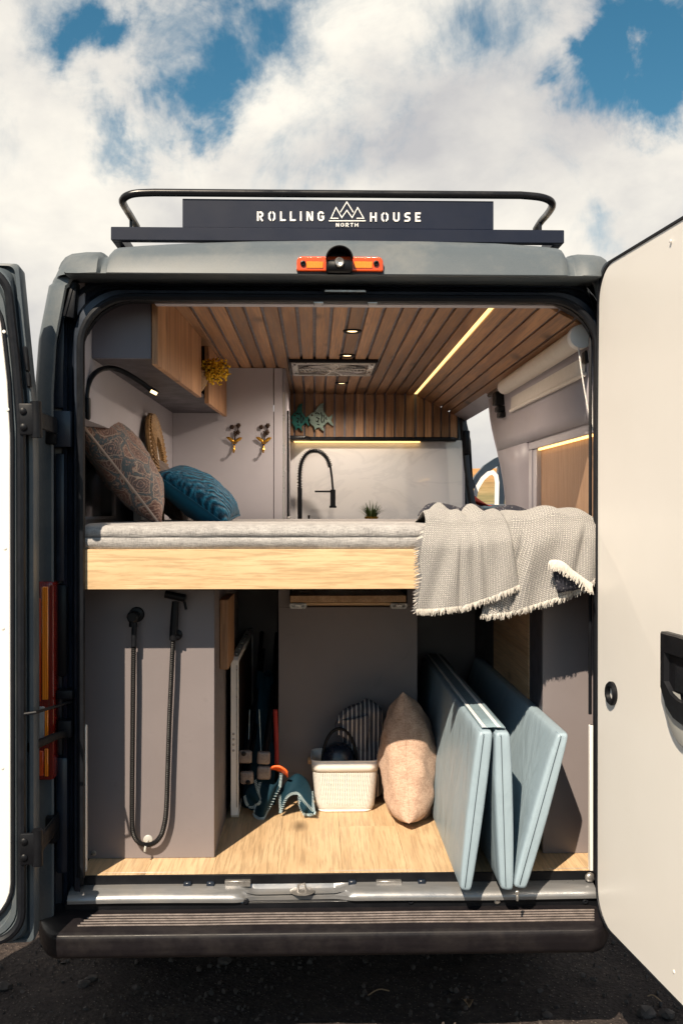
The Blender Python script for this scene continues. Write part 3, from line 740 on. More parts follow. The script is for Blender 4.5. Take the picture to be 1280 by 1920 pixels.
def build_brake_light():
    z0, z1 = at(640, 509, -.08).z, at(640, 481, -.08).z; x0, x1 = at(556, 500, -.08).x, at(718, 500, -.08).x
    n = 6; pts = []
    h = (z1 - z0) / 2; r = h * .75
    for cx, cz, a0 in ((x1 - r, z1 - r, 0), (x0 + r, z1 - r, 90), (x0 + .3 * r, z0 + .3 * r, 180), (x1 - .3 * r, z0 + .3 * r, 270)):
        rr_ = r if a0 < 180 else .3 * r
        for k in range(n + 1): a = R(a0 + 90 * k / n); pts.append((cx + rr_ * math.cos(a), cz + rr_ * math.sin(a)))
    b = MB().prism(pts, 1, -.084, .0, .004, 2).done('brake_light', 'redlens', van)
    for px in (568, 705):
        p = at(px, 494, -.085); MB().lathe([(.0075, .0), (.0085, -.006), (.005, -.007), (.004, -.002)], (p.x, -.0825, p.z), 1, 14).done('lens_screw', 'black', b)
    for px0, px1 in ((574, 606), (664, 698)):
        p, q = at(px0, 490, -.086), at(px1, 503, -.086); MB().box((p.x, -.0862, q.z), (q.x, -.083, p.z), .0015).done('bulb_window', 'orangelens', b)
    # reversing camera: hooded dome
    c = at(636, 480, -.11); rd = .0335
    m = MB()
    def dome(u, v):
        a = math.pi * u; y = lerp(-.125, .03, v); k = rd * (1.0 + .10 * (1 - v)) * (1 if v < .75 else math.cos((v - .75) * 4 * 1.2))
        flare = 1 + .25 * (1 - v)
        z = math.sin(a) * k * 1.0
        return (c.x + math.cos(a) * k * (1.05), y, c.z - .012 + z + .002)
    m.grid(dome, 18, 10)
    m.box((c.x - rd * 1.12, -.112, c.z - .044), (c.x + rd * 1.12, -.02, c.z - .012), .006)
    o = m.done('reversing_camera', 'black', van, solid=.003, ang=50)
    MB().lathe([(.0135, .0), (.0145, -.010), (.012, -.014), (.009, -.012), (.0, -.010)], (c.x, -.109, c.z - .020), 1, 18, True).done('camera_lens', 'steel', o)
build_brake_light()

def build_tail_lamp():
    x0, x1 = at(66, 1200, -.02).x, at(102, 1200, -.02).x; zt, zb = at(80, 1090, -.02).z, at(80, 1462, -.02).z
    t = MB().box((x0 - .06, -.030, zb), (x1, .05, zt), .008, 2).done('tail_lamp', 'darkred', van)
    def blk(n, a, b, c, d, mt, pr=.004):
        p, q = at(a, c, -.033), at(b, d, -.033); MB().box((p.x, -.030 - pr, q.z), (q.x, -.028, p.z), .002).done(n, mt, t)
    blk('amber_lens', 79, 91, 1100, 1312, 'orangelens', .006); blk('brake_lens', 66, 77, 1122, 1315, 'redlens'); blk('clear_lens', 66, 84, 1325, 1385, 'clearlens'); blk('amber_lens', 84, 91, 1330, 1390, 'orangelens', .005)
    blk('brake_lens', 68, 82, 1408, 1455, 'redlens'); blk('amber_lens', 84, 91, 1404, 1456, 'orangelens', .005); blk('turn_lens', 92, 101, 1096, 1456, 'darkred', .003)
build_tail_lamp()

def build_jamb_fittings():
    def bx(n, a, b, y0, y1, mt='jamb', bev=.004, par=None):
        p, q = at(a[0], a[1], y0), at(b[0], b[1], y0); return MB().box((p.x, y0, q.z), (q.x, y1, p.z), bev, 2).done(n, mt, par or van)
    bx('hinge_cover', (98, 770), (133, 838), -.012, .05)
    bx('jamb_rib', (101, 545), (121, 765), .03, .06); bx('jamb_rib', (104, 850), (121, 1090), .028, .06)
    # pinched end of the gutter seal
    p = [at(136, 528, -.0), at(147, 530, -.0), at(140, 598, -.0), at(119, 594, -.0)]
    MB().hexa([(v.x, -.012, v.z) for v in p], [(v.x, .03, v.z) for v in p], .004, 2).done('corner_gaiter', 'rubber', van)
    bx('pillar_trim', (103, 1095), (126, 1270), .02, .05, 'black', .012); bx('latch_block', (106, 1295), (136, 1312), -.01, .04, 'rubber'); bx('latch_block', (108, 1352), (134, 1384), -.01, .04, 'rubber')
    bx('pillar_trim', (103, 1420), (128, 1640), .02, .05, 'jamb', .012)
    for py in (803, 1553):
        bx('hinge_arm', (84, py - 22), (104, py + 30), -.035, .02, 'black', .006)
    # lit trim inside the aperture on the right and left uprights
    bx('seal_lip', (1104, 600), (1109, 1340), .02, .03, 'rubber', .002)
build_jamb_fittings()

def build_rear_door(side):
    """side -1: hinged at the left pillar; +1: at the right. Local u runs from the hinge outward, n is the inner face's normal."""
    phi = R(174) if side < 0 else R(96.5)
    hx, hy = (at(63, 954, -.235).x, -.235) if side < 0 else (at(1116, 954, -.03).x, -.03)
    d = Vector((math.cos(phi) * (1 if side < 0 else -1), -math.sin(phi), 0)); nrm = Vector((math.sin(phi) * (1 if side < 0 else -1), math.cos(phi), 0))
    H = Vector((hx, hy, 0)); Wd = .79
    zt, zb = (at(40, 489, -.24).z, at(58, 1775, -.24).z) if side < 0 else (at(1135, 497, -.05).z, at(1122, 1728, -.05).z)
    def lean(z): return (-.042 if side < 0 else .004) * smst((z - (E + .2)) / .55)
    def P(u, n, z): return H + d * u + nrm * n + Vector((lean(z), 0, z))
    def loop(u0, u1, z0, z1, r, n, k=7, rb=None):
        rb = r if rb is None else rb
        pts = []
        for cu, cz, a0, rr_ in ((u1 - r, z1 - r, 0, r), (u0 + r, z1 - r, 90, r), (u0 + rb, z0 + rb, 180, rb), (u1 - rb, z0 + rb, 270, rb)):
            for i in range(k + 1): a = R(a0 + 90 * i / k); pts.append((cu + rr_ * math.cos(a), cz + rr_ * math.sin(a)))
        # subdivide the long uprights so that they can lean
        out = []
        for i, p in enumerate(pts):
            q = pts[(i + 1) % len(pts)]; out.append(p); m_ = int(max(abs(q[0] - p[0]), abs(q[1] - p[1])) / .14) if (i + 1) % (k + 1) == 0 else 0
            m_ = 9 if abs(q[1] - p[1]) > .5 else (3 if abs(q[0] - p[0]) > .3 else 0)
            for j in range(1, m_ + 1): t = j / (m_ + 1); out.append((lerp(p[0], q[0], t), lerp(p[1], q[1], t)))
        return [P(u, n, z) for u, z in out]
    def ring(m, loops):
        rows = [[m.bm.verts.new(p) for p in lp] for lp in loops]
        for A, B in zip(rows, rows[1:]):
            nn = len(A)
            for i in range(nn): m.bm.faces.new((A[i], A[(i + 1) % nn], B[(i + 1) % nn], B[i]))
        return rows
    m = MB(); ui = .061 if side < 0 else .030
    if side < 0:
        seq = [(0, .015, -.095), (0, .015, -.030), (.004, .016, -.022), (.014, .02, -.020), (.017, .024, -.036), (.021, .03, -.034), (.024, .06, -.002), (.027, .07, .002), (.041, .09, .004), (.044, .10, -.006), (.047, .10, .0), (.058, .11, .001), (.060, .11, -.005)]
    else:
        seq = [(0, .06, -.08), (0, .06, -.010), (.004, .06, -.002), (.014, .07, .0), (.017, .07, -.008), (.027, .09, -.006)]
    lp = [loop(a, Wd - a, zb + a * .6, zt - a * .6, max(.012, rr_), n, rb=max(.012, rr_ * (1 if side > 0 else .8))) for a, rr_, n in seq]
    rows = ring(m, lp); m.bm.faces.new(rows[0]); m.bm.faces.new(rows[-1][::-1])
    bmesh.ops.recalc_face_normals(m.bm, faces=m.bm.faces)
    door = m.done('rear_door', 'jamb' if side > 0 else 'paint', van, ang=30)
    if side < 0:
        lp3 = loop(.031, Wd - .031, zb + .02, zt - .02, .08, .006); MB().tube(lp3, .0115, 8, closed=True).done('weather_strip', 'rubber', door)
    tag(door, 'open rear door seen nearly edge on, left of the opening' if side < 0 else 'open rear door showing its large cream inner board')
    # inner board
    m = MB(); a = ui; r = .115 if side < 0 else .10
    seq = [(a, -.003), (a, .004), (a + .002, .006)]
    lp = [loop(q, Wd - q, zb + q * .55 + (.03 if side < 0 else .0), zt - q * .55 - (.03 if side < 0 else .0), r, n) for q, n in seq]
    rows = ring(m, lp); m.bm.faces.new(rows[-1][::-1]); bmesh.ops.recalc_face_normals(m.bm, faces=m.bm.faces)
    MB_ = m.done('inner_board', 'cream', door, ang=30)
    # seal bead round the board
    lp2 = loop(a - .006, Wd - a + .006, zb + a * .55 - .004 + (.03 if side < 0 else 0), zt - a * .55 + .004 - (.03 if side < 0 else 0), r + .005, .004)
    MB().tube(lp2, .006 if side > 0 else .0045, 6, closed=True).done('door_seal', 'rubber', door)
    # screw caps on the board
    def on(px, py, off=.0062):
        rr_ = ray(px, py); t = (H + nrm * off - CAM).dot(nrm) / rr_.dot(nrm); return CAM + rr_ * t
    caps = [(8, 622), (15, 768), (10, 1028), (6, 1178), (5, 1440)] if side < 0 else [(1256, 452), (1262, 1822)]
    rot = Vector((0, 1, 0)).rotation_difference(-nrm).to_matrix().to_4x4()
    for px, py in caps:
        p = on(px, py) - Vector((lean(on(px, py).z) * 0, 0, 0))
        m = MB(); m.lathe([(.0045, .001), (.0048, -.001), (.003, -.0018)], (0, 0, 0), 1, 12); m.xf(Matrix.Translation(p) @ rot); m.done('screw_cap', 'cream', door)
    if side > 0:
        # round bolt hole with a collar
        p = on(1147, 1300)
        m = MB(); m.lathe([(.034, .002), (.0345, -.006), (.030, -.011), (.022, -.010), (.019, .004), (.016, .018)], (0, 0, 0), 1, 28, False); m.xf(Matrix.Translation(p) @ rot); c_ = m.done('bolt_socket', 'black', door)
        m = MB(); m.lathe([(.0, .014), (.019, .014), (.019, .016)], (0, 0, 0), 1, 20); m.xf(Matrix.Translation(p) @ rot); m.done('socket_floor', 'bronze', c_)
        # recessed pull handle
        c = on(1290, 1280); e1 = d; e2 = Vector((0, 0, 1))
        def Q(u, n, z): return c + e1 * u + nrm * n + e2 * z
        w = .115; o1 = [(-w, .112), (w, .112), (w, -.03), (.085, -.075), (.045, -.098), (0, -.105), (-.045, -.098), (-.085, -.075), (-w, -.03)]
        hole = [(-w + .022, .062), (w - .022, .062), (w - .022, -.012), (.06, -.038), (.03, -.047), (0, -.05), (-.03, -.047), (-.06, -.038), (-w + .022, -.012)]
        m = MB(); L_ = [[Q(u, n, z) for u, z in pts] for pts, n in ((o1, -.002), (o1, .015), ([(a * .96, b * .96) for a, b in o1], .020), (hole, .019), ([(a * .93, b * .93) for a, b in hole], .0075))]
        rows = [[m.bm.verts.new(p) for p in lp_] for lp_ in L_]
        for A, B in zip(rows, rows[1:]):
            for i in range(len(A)): m.bm.faces.new((A[i], A[(i + 1) % len(A)], B[(i + 1) % len(A)], B[i]))
        m.bm.faces.new(rows[-1]); bmesh.ops.recalc_face_normals(m.bm, faces=m.bm.faces)
        h = m.done('pull_handle', 'black', door, ang=35)
        m = MB(); q0 = [Q(-.045, n, z) for n, z in ((.008, .035), (.0145, .035), (.0145, -.028), (.008, -.028))]; q1 = [Q(.07, n, z) for n, z in ((.008, .035), (.0145, .035), (.0145, -.028), (.008, -.028))]
        m.hexa(q0, q1, .004, 2); m.done('release_lever', 'rubber', h)
        # pale cup below the handle
        m = MB(); out = [(w * math.cos(R(180 + 180 * i / 16)), -.032 + .13 * math.sin(R(180 + 180 * i / 16))) for i in range(17)]
        rows = [[Q(u, n, z) for u, z in [(a * k, -.032 + (b + .032) * k) for a, b in out]] for k, n in ((1.0, .0), (1.0, .009), (.96, .0115), (.6, .011), (.2, .010))]
        m.strip(rows); m.done('handle_cup', 'silvergrey', h, ang=40, recalc=True)
    else:
        for py in (797, 1550):
            a_, b_ = on(47, py - 28), on(84, py + 28)
            m = MB(); z0, z1 = at(60, py + 28, -.06).z, at(60, py - 28, -.06).z
            q = lambda u, n, z: H + d * u + nrm * n + Vector((lean(z), 0, z))
            m.hexa([q(.034, .010, z0), q(.034, .022, z0), q(-.020, .022, z0), q(-.020, .010, z0)], [q(.034, .010, z1), q(.034, .022, z1), q(-.020, .022, z1), q(-.020, .010, z1)], .005, 2)
            hg = m.done('hinge', 'black', door)
            for s_ in (-.25, .25):
                p = q(.022, .022, lerp(z0, z1, .5 + s_)); mm = MB(); mm.lathe([(.0095, .0), (.0095, -.004), (.006, -.0065)], (0, 0, 0), 1, 12); mm.xf(Matrix.Translation(p) @ rot); mm.done('hinge_bolt', 'black', hg)
            mm = MB(); mm.tube([q(-.012, .010, z0 - .006), q(-.012, .010, z1 + .006)], .015, 12)
            mm.hexa([q(-.012, -.02, z0 + .02), q(-.020, -.006, z0 + .02), q(-.036, -.215, z0 + .02), q(-.026, -.215, z0 + .02)], [q(-.012, -.02, z1 - .02), q(-.020, -.006, z1 - .02), q(-.036, -.215, z1 - .02), q(-.026, -.215, z1 - .02)], .003); mm.done('hinge_knuckle', 'black', hg)
        # edge buffers
        for py0, py1 in ((668, 712), (714, 740)):
            z0, z1 = at(62, py1, -.04).z, at(62, py0, -.04).z; q = lambda u, n, z: H + d * u + nrm * n + Vector((lean(z), 0, z))
            MB().hexa([q(.001, -.03, z0), q(.001, -.008, z0), q(.012, -.008, z0), q(.012, -.03, z0)], [q(.001, -.03, z1), q(.001, -.008, z1), q(.012, -.008, z1), q(.012, -.03, z1)], .003).done('edge_buffer', 'black', door)
        # door check: a rod and a flat strap across the gap
        p0, p1 = at(40, 1340, -.25), at(134, 1316, .0)
        MB().tube([p0, at(66, 1336, -.245), p1], .0045, 8).done('check_rod', 'black', door)
        mm = MB(); mm.grid(lambda u, v: at(lerp(36, 130, u), lerp(1404, 1376, smst(u)) + (v - .5) * lerp(17, 14, u), lerp(-.25, .0, u)), 14, 3); mm.done('check_strap', 'rubber', door, solid=.004)
build_rear_door(-1); build_rear_door(1)
# ================================================================== lining of the load space
YP = 1.92        # front of the washroom partition
YK = 3.06        # kitchen end wall
XL = -.702       # left lining
FOLD = .615      # where the ceiling starts to slope
PITCH_S = .0613
def build_lining():
    # left lining with a dark side window
    z0 = FLZ
    ZL = E + .275; XN = -.805
    m = MB(); m.box((XL - .03, .035, ZL), (XL, YP, E + .74)); m.box((XL - .03, 1.02, E - .12), (XL, YP, ZL - .0005)); m.done('wall_lining', 'wall', van)
    MB().box((XN, .10, ZL), (XL - .0305, 1.05, ZL + .02)).done('niche_lintel', 'wall', van)
    MB().box((XN - .02, .10, z0), (XN, YP, ZL + .01)).done('wall_lining', 'wall2', van)
    fr = MB(); y0, y1, zt, zb = .14, .98, E + .245, E - .04
    for a, b in (((y0, zt - .012), (y1, zt)), ((y0, zb), (y1, zb + .012)), ((y1 - .012, zb + .012), (y1, zt - .012)), ((y0, zb + .012), (y0 + .012, zt - .012))):
        fr.box((XN + .0005, a[0], a[1]), (XN + .012, b[0], b[1]), .002)
    wf = fr.done('window', 'wall', van)
    MB().box((XN + .0005, y0 + .012, zb + .012), (XN + .004, y1 - .012, zt - .012)).done('pane', 'glassdark', wf)
    # right lining: upper board, lower board round the niche
    def xr(z): return .872 + .075 * smst((E + .55 - z) / .55)
    m = MB()
    def wallg(y0, y1, za, zb_, n=6):
        m.strip([[Vector((xr(lerp(za, zb_, i / n)), y, lerp(za, zb_, i / n))) for i in range(n + 1)] for y in (y0, (y0 + y1) / 2, y1)])
    wallg(.10, 1.86, E + .285, E + .565); wallg(1.20, 1.86, E - .3, E + .285); wallg(.10, 1.2, z0, E - .14)
    o = m.done('wall_lining', 'wall2', van, ang=60, solid=.012)
    # curved rear edge of the sliding door opening
    m = MB(); m.tube([(xr(z) + .004, 1.865 + .05 * smst((z - E - .2) / .3), z) for z in [E - .3 + i * .05 for i in range(18)]], .012, 8); m.done('opening_edge', 'wall2', van)
    # architrave of the niche
    ya, yb = .10, 1.20; X = xr(E + .2)
    MB().box((X - .014, ya, E + .250), (X + .03, yb + .01, E + .300), .004, 2).done('niche_lintel', 'wall', van)
    MB().box((X - .006, 1.085, E - .2), (X + .05, 1.145, E + .249), .003).done('niche_post', 'wall', van)
    MB().box((X - .012, 1.148, E - .2), (X + .04, 1.205, E + .2495), .004, 2).done('niche_post', 'wall', van)
    MB().box((X + .014, ya, E - .3), (X + .026, 1.084, E + .2495)).done('reeded_board', 'reed', van)
    MB().box((X + .001, ya, E + .243), (X + .012, 1.08, E + .2495)).done('niche_light_strip', 'ledwarm', van)
    # flat ceiling behind the slats, with slope
    MB().box((XL - .02, .10, CEIL + .0125), (FOLD, YK, CEIL + .03)).done('ceiling_backing', 'gap', van)
    sl = Vector((.871 - FOLD, 0, -.133)); nl = Vector((sl.z, 0, -sl.x)).normalized()   # points down and inward
    cp = [o for o in van.children if o.name.startswith('ceiling_backing')][0]; cp.name = 'ceiling_panel'
    m = MB(); a = Vector((FOLD, .10, CEIL)); 
    m.hexa([a - nl * .0125, a + sl - nl * .0125, a + sl - nl * .03, a - nl * .03], [v + Vector((0, YK - .10, 0)) for v in (a - nl * .0125, a + sl - nl * .0125, a + sl - nl * .03, a - nl * .03)])
    m.done('slope_backing', 'gap', van)
    # slats: one mesh shared
    ln = YK - .105; first = None
    def slat(x, w, z, rot=0.0, name='slat', par=None, base=None):
        o = bpy.data.objects.new(name, base); COL.objects.link(o); o.parent = par; o.location = Vector((x, 0, z)) - wpos(par); o.rotation_euler = (0, rot, 0); return o
    m = MB(); m.box((-.0245, .105, 0), (.0245, YK, .012), .0015); me = bpy.data.meshes.new('slat'); m.bm.to_mesh(me); m.bm.free(); me.materials.append(M['slat'])
    for i in range(21): slat(FOLD - .034 - PITCH_S * i, 0, CEIL, 0, 'slat', cp, me)
    ang = math.atan2(.133, sl.x); L_ = sl.length
    for i in range(5):
        p = a + sl * ((i + .5) / 5 * .97 + .02); slat(p.x, 0, p.z, ang, 'slat', cp, me)
    # led strip at the fold
    m = MB(); m.box((FOLD - .0085, .105, CEIL + .001), (FOLD + .0085, YK - .02, CEIL + .010)); m.done('light_strip', 'led', van)
    # edge batten under the slope
    b = a + sl; MB().tube([(b.x - .006, .10, b.z - .004), (b.x - .006, 1.9, b.z - .004)], .011, 6).done('edge_batten', 'bronze', van)
    MB().hexa([(b.x - .02, 1.92, b.z + .01), (b.x + .05, 1.92, b.z - .03), (b.x + .05, 1.92, b.z + .02), (b.x - .02, 1.92, b.z + .03)], [(b.x - .02, YK, b.z + .01), (b.x + .05, YK, b.z - .03), (b.x + .05, YK, b.z + .02), (b.x - .02, YK, b.z + .03)]).done('door_header', 'wall', van)
    # outer roof above so that no light leaks in
    MB().box((-.76, .16, E + .752), (.88, 4.2, E + .76)).done('roof_inner_skin', 'black', van)
    # pillar between load space and cab, and far cab side
    m = MB(); P = [(.868, .60), (.878, .45), (.895, .25), (.925, .05), (.96, -.12), (.985, -.5), (.985, -1.2)]
    lo = []
    for dx, y in ((0, YK - .02), (.055, YK - .02), (.075, YK + .10), (.0, YK + .10)): lo.append([Vector((x + dx, y, E + z)) for x, z in P])
    rows = lo + [lo[0]]; m.strip(rows); m.done('centre_pillar', 'navypillar', van, ang=40, recalc=True)
    m = MB(); m.box((.905, YK - .045, E + .33), (.945, YK - .018, E + .48), .01, 2); m.done('pillar_catch', 'black', van)
    # seal on the pillar's rear face
    m = MB(); m.tube([(x + .022, YK - .026, E + z) for x, z in P], .009, 6); m.done('pillar_seal', 'rubber', van)
    # the opened front side door beyond: window frame and body
    def D(px, py, y): return at(px, py, y)
    yd = 3.95
    outer = [(886, 914), (896, 896), (912, 878), (930, 866), (950, 857), (968, 853), (1000, 850), (1080, 850), (1160, 856), (1200, 920), (1210, 960)]
    def frame(pts, w, y0, y1, name, mt, par):
        P_ = [at(px, py, yd) for px, py in pts]; m = MB(); m.ribbon([(p.x, p.z) for p in P_], w, y0, y1); return m.done(name, mt, par, ang=35)
    dbody = [at(px, py, yd) for px, py in ((884, 945), (1215, 945), (1215, 1240), (884, 1240))]
    m = MB(); m.prism([(p.x, p.z) for p in dbody], 1, yd - .03, yd + .08, .01, 2); fd = m.done('front_door', 'navypillar', van); tag(fd, 'opened front door seen through the side opening')
    frame(outer, .055, yd - .02, yd + .05, 'window_frame', 'navypillar', fd)
    frame([(944, 856), (938, 905), (936, 950)], .06, yd - .019, yd + .049, 'mirror_post', 'navypillar', fd)
    inner = [(884, 950), (892, 916), (903, 898), (914, 888), (922, 886), (928, 892), (930, 905), (929, 950)]
    frame(inner, .030, yd - .028, yd - .0205, 'window_trim', 'cream', fd)
    # dark hardware at the top of the side opening
    hw = thing('roller_bracket', 'black metal bracket cluster at the far end of the rolled blind', 'bracket', at(936, 790, 1.5))
    for i, (a_, b_) in enumerate((((926, 735), (945, 760)), ((946, 728), (957, 752)), ((930, 762), (950, 772)), ((934, 772), (945, 783)), ((946, 766), (955, 772)))):
        p, q = at(a_[0], a_[1], 1.55), at(b_[0], b_[1], 1.55); MB().box((p.x, 1.52, q.z), (q.x, 1.60, p.z), .004).done('bracket_plate', 'black', hw)
    p, q = at(952, 725, 1.45), at(975, 748, 1.45); MB().box((p.x, 1.44, q.z), (q.x + .02, 1.47, p.z), .002).done('end_plate', 'bronze', hw)
    # floor level walls under the bed, back of the garage
    MB().box((XN, 1.88, FLZ), (.93, 1.9, E - .2)).done('garage_wall', 'darkboard', van)
    # mint table top and red cloth seen by the front door
    t = at(905, 950, 3.4); MB().box((t.x - .06, 3.3, t.z - .02), (t.x + .14, 3.6, t.z + .0), .01, 2).done('cab_shelf', 'mint', van)
    p = at(900, 940, 3.7); m = MB(); m.grid(lambda u, v: (p.x - .04 + .12 * u, 3.7 + .1 * v + .01 * math.sin(u * 9), p.z - .03 + .075 * (1 - u) ** 1.5 * math.sin(math.pi * (.15 + .8 * v))), 8, 8)
    tag(m.done('red_cloth', 'redcloth', solid=.004), 'small bright red cloth glimpsed below the front door window', 'cloth')
build_lining()

def build_partition():
    t = thing('washroom_partition', 'tall light grey partition board behind the bed cushions', 'partition', (-.43, YP, FLZ))
    xr = at(513, 850, YP).x; xe = at(530, 850, YP).x
    zt = CEIL - .001
    MB().box((XL, YP, FLZ), (xr - .0015, YP + .018, zt), .001).done('panel', 'wall', t)
    MB().box((xr + .0015, YP - .003, FLZ), (xe, YP + .03, zt), .002).done('door_stile', 'wall', t)
    MB().box((xe + .0005, YP + .02, FLZ), (xe + .012, YK, zt), .001).done('panel', 'wall2', t)
    MB().box((xe + .0005, YP + .0, E - .15), (xe + .010, YP + .018, zt - .12), .001).done('edge_strip', 'silver', t)
    xa = at(538, 850, 2.3).x; MB().box((xa - .010, 2.25, FLZ), (xa + .012, 2.31, E + .52), .002).done('sliding_frame', 'black', t)
    p = at(534, 735, 2.28); MB().box((p.x - .01, 2.22, p.z - .03), (p.x + .012, 2.3, p.z + .03), .004).done('catch', 'steel', t)
    p = at(541, 976, 2.22); MB().box((p.x - .01, 2.18, p.z - .02), (p.x + .012, 2.24, p.z + .02), .004).done('catch', 'steel', t)
build_partition()

def build_kitchen():
    k = thing('kitchen_unit', 'kitchen end wall with glossy white splashback, black shelf and oak slats', 'kitchen unit', (.3, 2.8, FLZ))
    x0 = -.155; x1 = .90
    zs = at(700, 825, YK).z; zc = E - .078
    MB().box((x0, 2.46, zc - .035), (.80, 3.02, zc), .003).done('worktop', 'black', k)
    MB().box((x0, 2.50, FLZ), (.78, 3.02, zc - .036)).done('base_cabinet', 'wall2', k)
    MB().box((x0, YK - .03, zc), (x1, YK - .012, zs - .004)).done('splashback', 'marble', k)
    lw = at(857, 822, 2.95).x
    m = MB(); m.prism([(x0, 2.86), (x0 + .10, 2.86), (x0 + .13, 2.955), (lw - .04, 2.955), (lw - .012, 2.97), (lw, 3.0), (lw, YK - .0305), (x0, YK - .0305)], 2, zs - .012, zs + .012, .003); m.done('shelf', 'black', k)
    MB().box((x0 + .03, 3.0, zs - .0175), (lw - .22, 3.02, zs - .0125)).done('light_strip', 'ledwarm', k)
    # oak slat wall
    bw = MB(); zt = CEIL
    poly = [(x0, zs + .012), (.885, zs + .012), (.885, E + .558), (FOLD, zt + .012), (x0, zt + .012)]
    bw.prism(poly, 1, YK - .002, YK + .02); b = bw.done('slat_wall', 'gap', k)
    def top(x): return zt - .001 if x < FOLD else zt - .001 - (x - FOLD) * .133 / .256
    xx = FOLD - .034 - PITCH_S * 12
    xs = [FOLD - .034 - PITCH_S * i for i in range(12, -1, -1)] + [FOLD + .028 + .0515 * i for i in range(5)]
    for i, x in enumerate(xs):
        w = .0245 if x < FOLD else .0205; xl = max(x - w, x0)
        z0 = zs + .0125; m = MB()
        m.hexa([(xl - x, 0, 0), (xl - x, 0, top(xl) - z0), (w, 0, top(x + w) - z0), (w, 0, 0)], [(xl - x, .012, 0), (xl - x, .012, top(xl) - z0), (w, .012, top(x + w) - z0), (w, .012, 0)], .0012)
        me = bpy.data.meshes.new('slat'); m.bm.to_mesh(me); m.bm.free(); me.materials.append(M['slat_v'])
        o = bpy.data.objects.new('slat', me); COL.objects.link(o); o.parent = b; o.location = Vector((x, YK - .0145, z0)) - wpos(b)
    # slim pillar of lining right of the splashback
    MB().box((.895, YK - .028, FLZ), (.915, YK + .0, E + .45)).done('side_post', 'wall', k)
    # tap
    yb = 2.78
    t = thing('kitchen_tap', 'black spring neck kitchen tap in front of the white splashback', 'tap', at(562, 978, yb))
    b0 = at(561, 979, yb); b1 = at(562, 915, yb)
    bx, by = b1.x, yb
    MB().tube([(bx, by, b0.z - .01), (bx, by, b1.z)], .0135, 14).done('base_column', 'black', t)
    arc = [at(px, py, yb - .0) for px, py in ((562, 915), (562, 890), (565, 868), (575, 851), (589, 845), (603, 849), (613, 860), (619, 875))]
    ap = spline(arc, 12); MB().tube(ap, .0085, 8).done('hose_core', 'black', t)
    # spring coil round the neck
    pts = []; n = len(ap); turns = 34
    for i in range(turns * 9):
        f = i / (turns * 9) * (n - 1.001); a = int(f); p = ap[a].lerp(ap[a + 1], f - a); tg = (ap[a + 1] - ap[a]).normalized(); u = Vector((0, 1, 0)); w = tg.cross(u)
        an = i / 9 * 2 * math.pi; pts.append(p + (u * math.cos(an) + w * math.sin(an)) * .0135)
    MB().tube(pts, .0026, 4).done('spring_coil', 'black', t)
    s0, s1, s2 = at(619, 873, yb), at(624, 918, yb), at(624, 951, yb)
    MB().tube([s0, at(622, 895, yb), s1], .0065, 8).done('spray_hose', 'black', t)
    m = MB(); m.tube([s1, at(624, 935, yb), s2], .0155, 12, rfn=lambda u: 1); m.tube([s2 + Vector((0, 0, .008)), s2 - Vector((0, 0, .004))], .021, 12); m.done('spray_head', 'black', t)
    a = at(590, 921.5, yb); MB().tube([a, at(620, 921.5, yb)], .0055, 8).done('holder_arm', 'black', t)
    p = at(579, 979, yb); MB().tube([p, p + Vector((0, 0, .04))], .006, 8).done('lever_pin', 'black', t)
    # pot of grass
    g = at(696, 981, 2.62)
    t = thing('potted_grass', 'small tuft of green grass in a gold rimmed pot on the worktop', 'potted plant', g)
    zb = zc
    MB().lathe([(.030, 0), (.038, .028), (.040, .034), (.036, .034), (.0, .026)], (g.x, 2.62, zb), 2, 20).done('pot', 'brass', t)
    rn = random.Random(4); m = MB()
    for i in range(150):
        an = rn.uniform(0, 6.283); sp = rn.uniform(.1, 1.0); l = rn.uniform(.06, .105) * (1.1 - .35 * sp); dx, dy = math.cos(an), math.sin(an); r0 = .028 * rn.random() ** .5
        q = Vector((g.x + dx * r0, 2.62 + dy * r0, zb + .028)); prev = None
        for k in range(5):
            tt = k / 4; c = q + Vector((dx * sp * .085 * tt ** 1.3, dy * sp * .085 * tt ** 1.3, l * (tt - .28 * sp * tt * tt))); wv = Vector((-dy, dx, 0)) * .0028 * (1 - tt * .92)
            cur = (m.bm.verts.new(c - wv), m.bm.verts.new(c + wv))
            if prev: m.bm.faces.new((prev[0], prev[1], cur[1], cur[0]))
            prev = cur
    o = m.done('grass_blades', 'grassleaf', t); o['kind'] = 'stuff'
    # fish on the slat wall
    def fish(name, pts, mt, yy, label, marks):
        P = [at(500 + zx * .359375, 540 + zy * .359375, yy) for zx, zy in pts]; c = sum(P, Vector()) / len(P)
        t = thing('fish_ornament', label, 'fish ornament', c, 'carved fish on the slat wall')
        m = MB(); m.prism([(p.x, p.z) for p in P], 1, yy - .012, yy + .008, .004, 2); m.done('body', mt, t, ang=50)
        for poly in marks:
            q = [at(500 + zx * .359375, 540 + zy * .359375, yy) for zx, zy in poly]; m = MB(); m.ribbon([(p.x, p.z) for p in q], .0065, yy - .0128, yy - .006); m.done('carved_groove', 'black', t)
        e = at(500 + (pts[0][0] + 22) * .359375, 540 + (pts[0][1] - 8) * .359375, yy - .012); MB().lathe([(.005, .002), (.006, -.002), (.003, -.004)], (e.x, yy - .0115, e.z), 1, 10).done('eye', 'bronze', t)
    body2 = [(214, 672), (232, 655), (252, 645), (262, 625), (278, 606), (300, 599), (294, 620), (296, 645), (308, 660), (320, 675), (334, 668), (344, 656), (342, 676), (336, 690), (344, 706), (349, 722), (334, 714), (318, 700), (306, 712), (292, 722), (298, 740), (300, 748), (286, 742), (276, 728), (262, 730), (256, 742), (248, 738), (246, 724), (232, 712), (222, 700), (228, 690)]
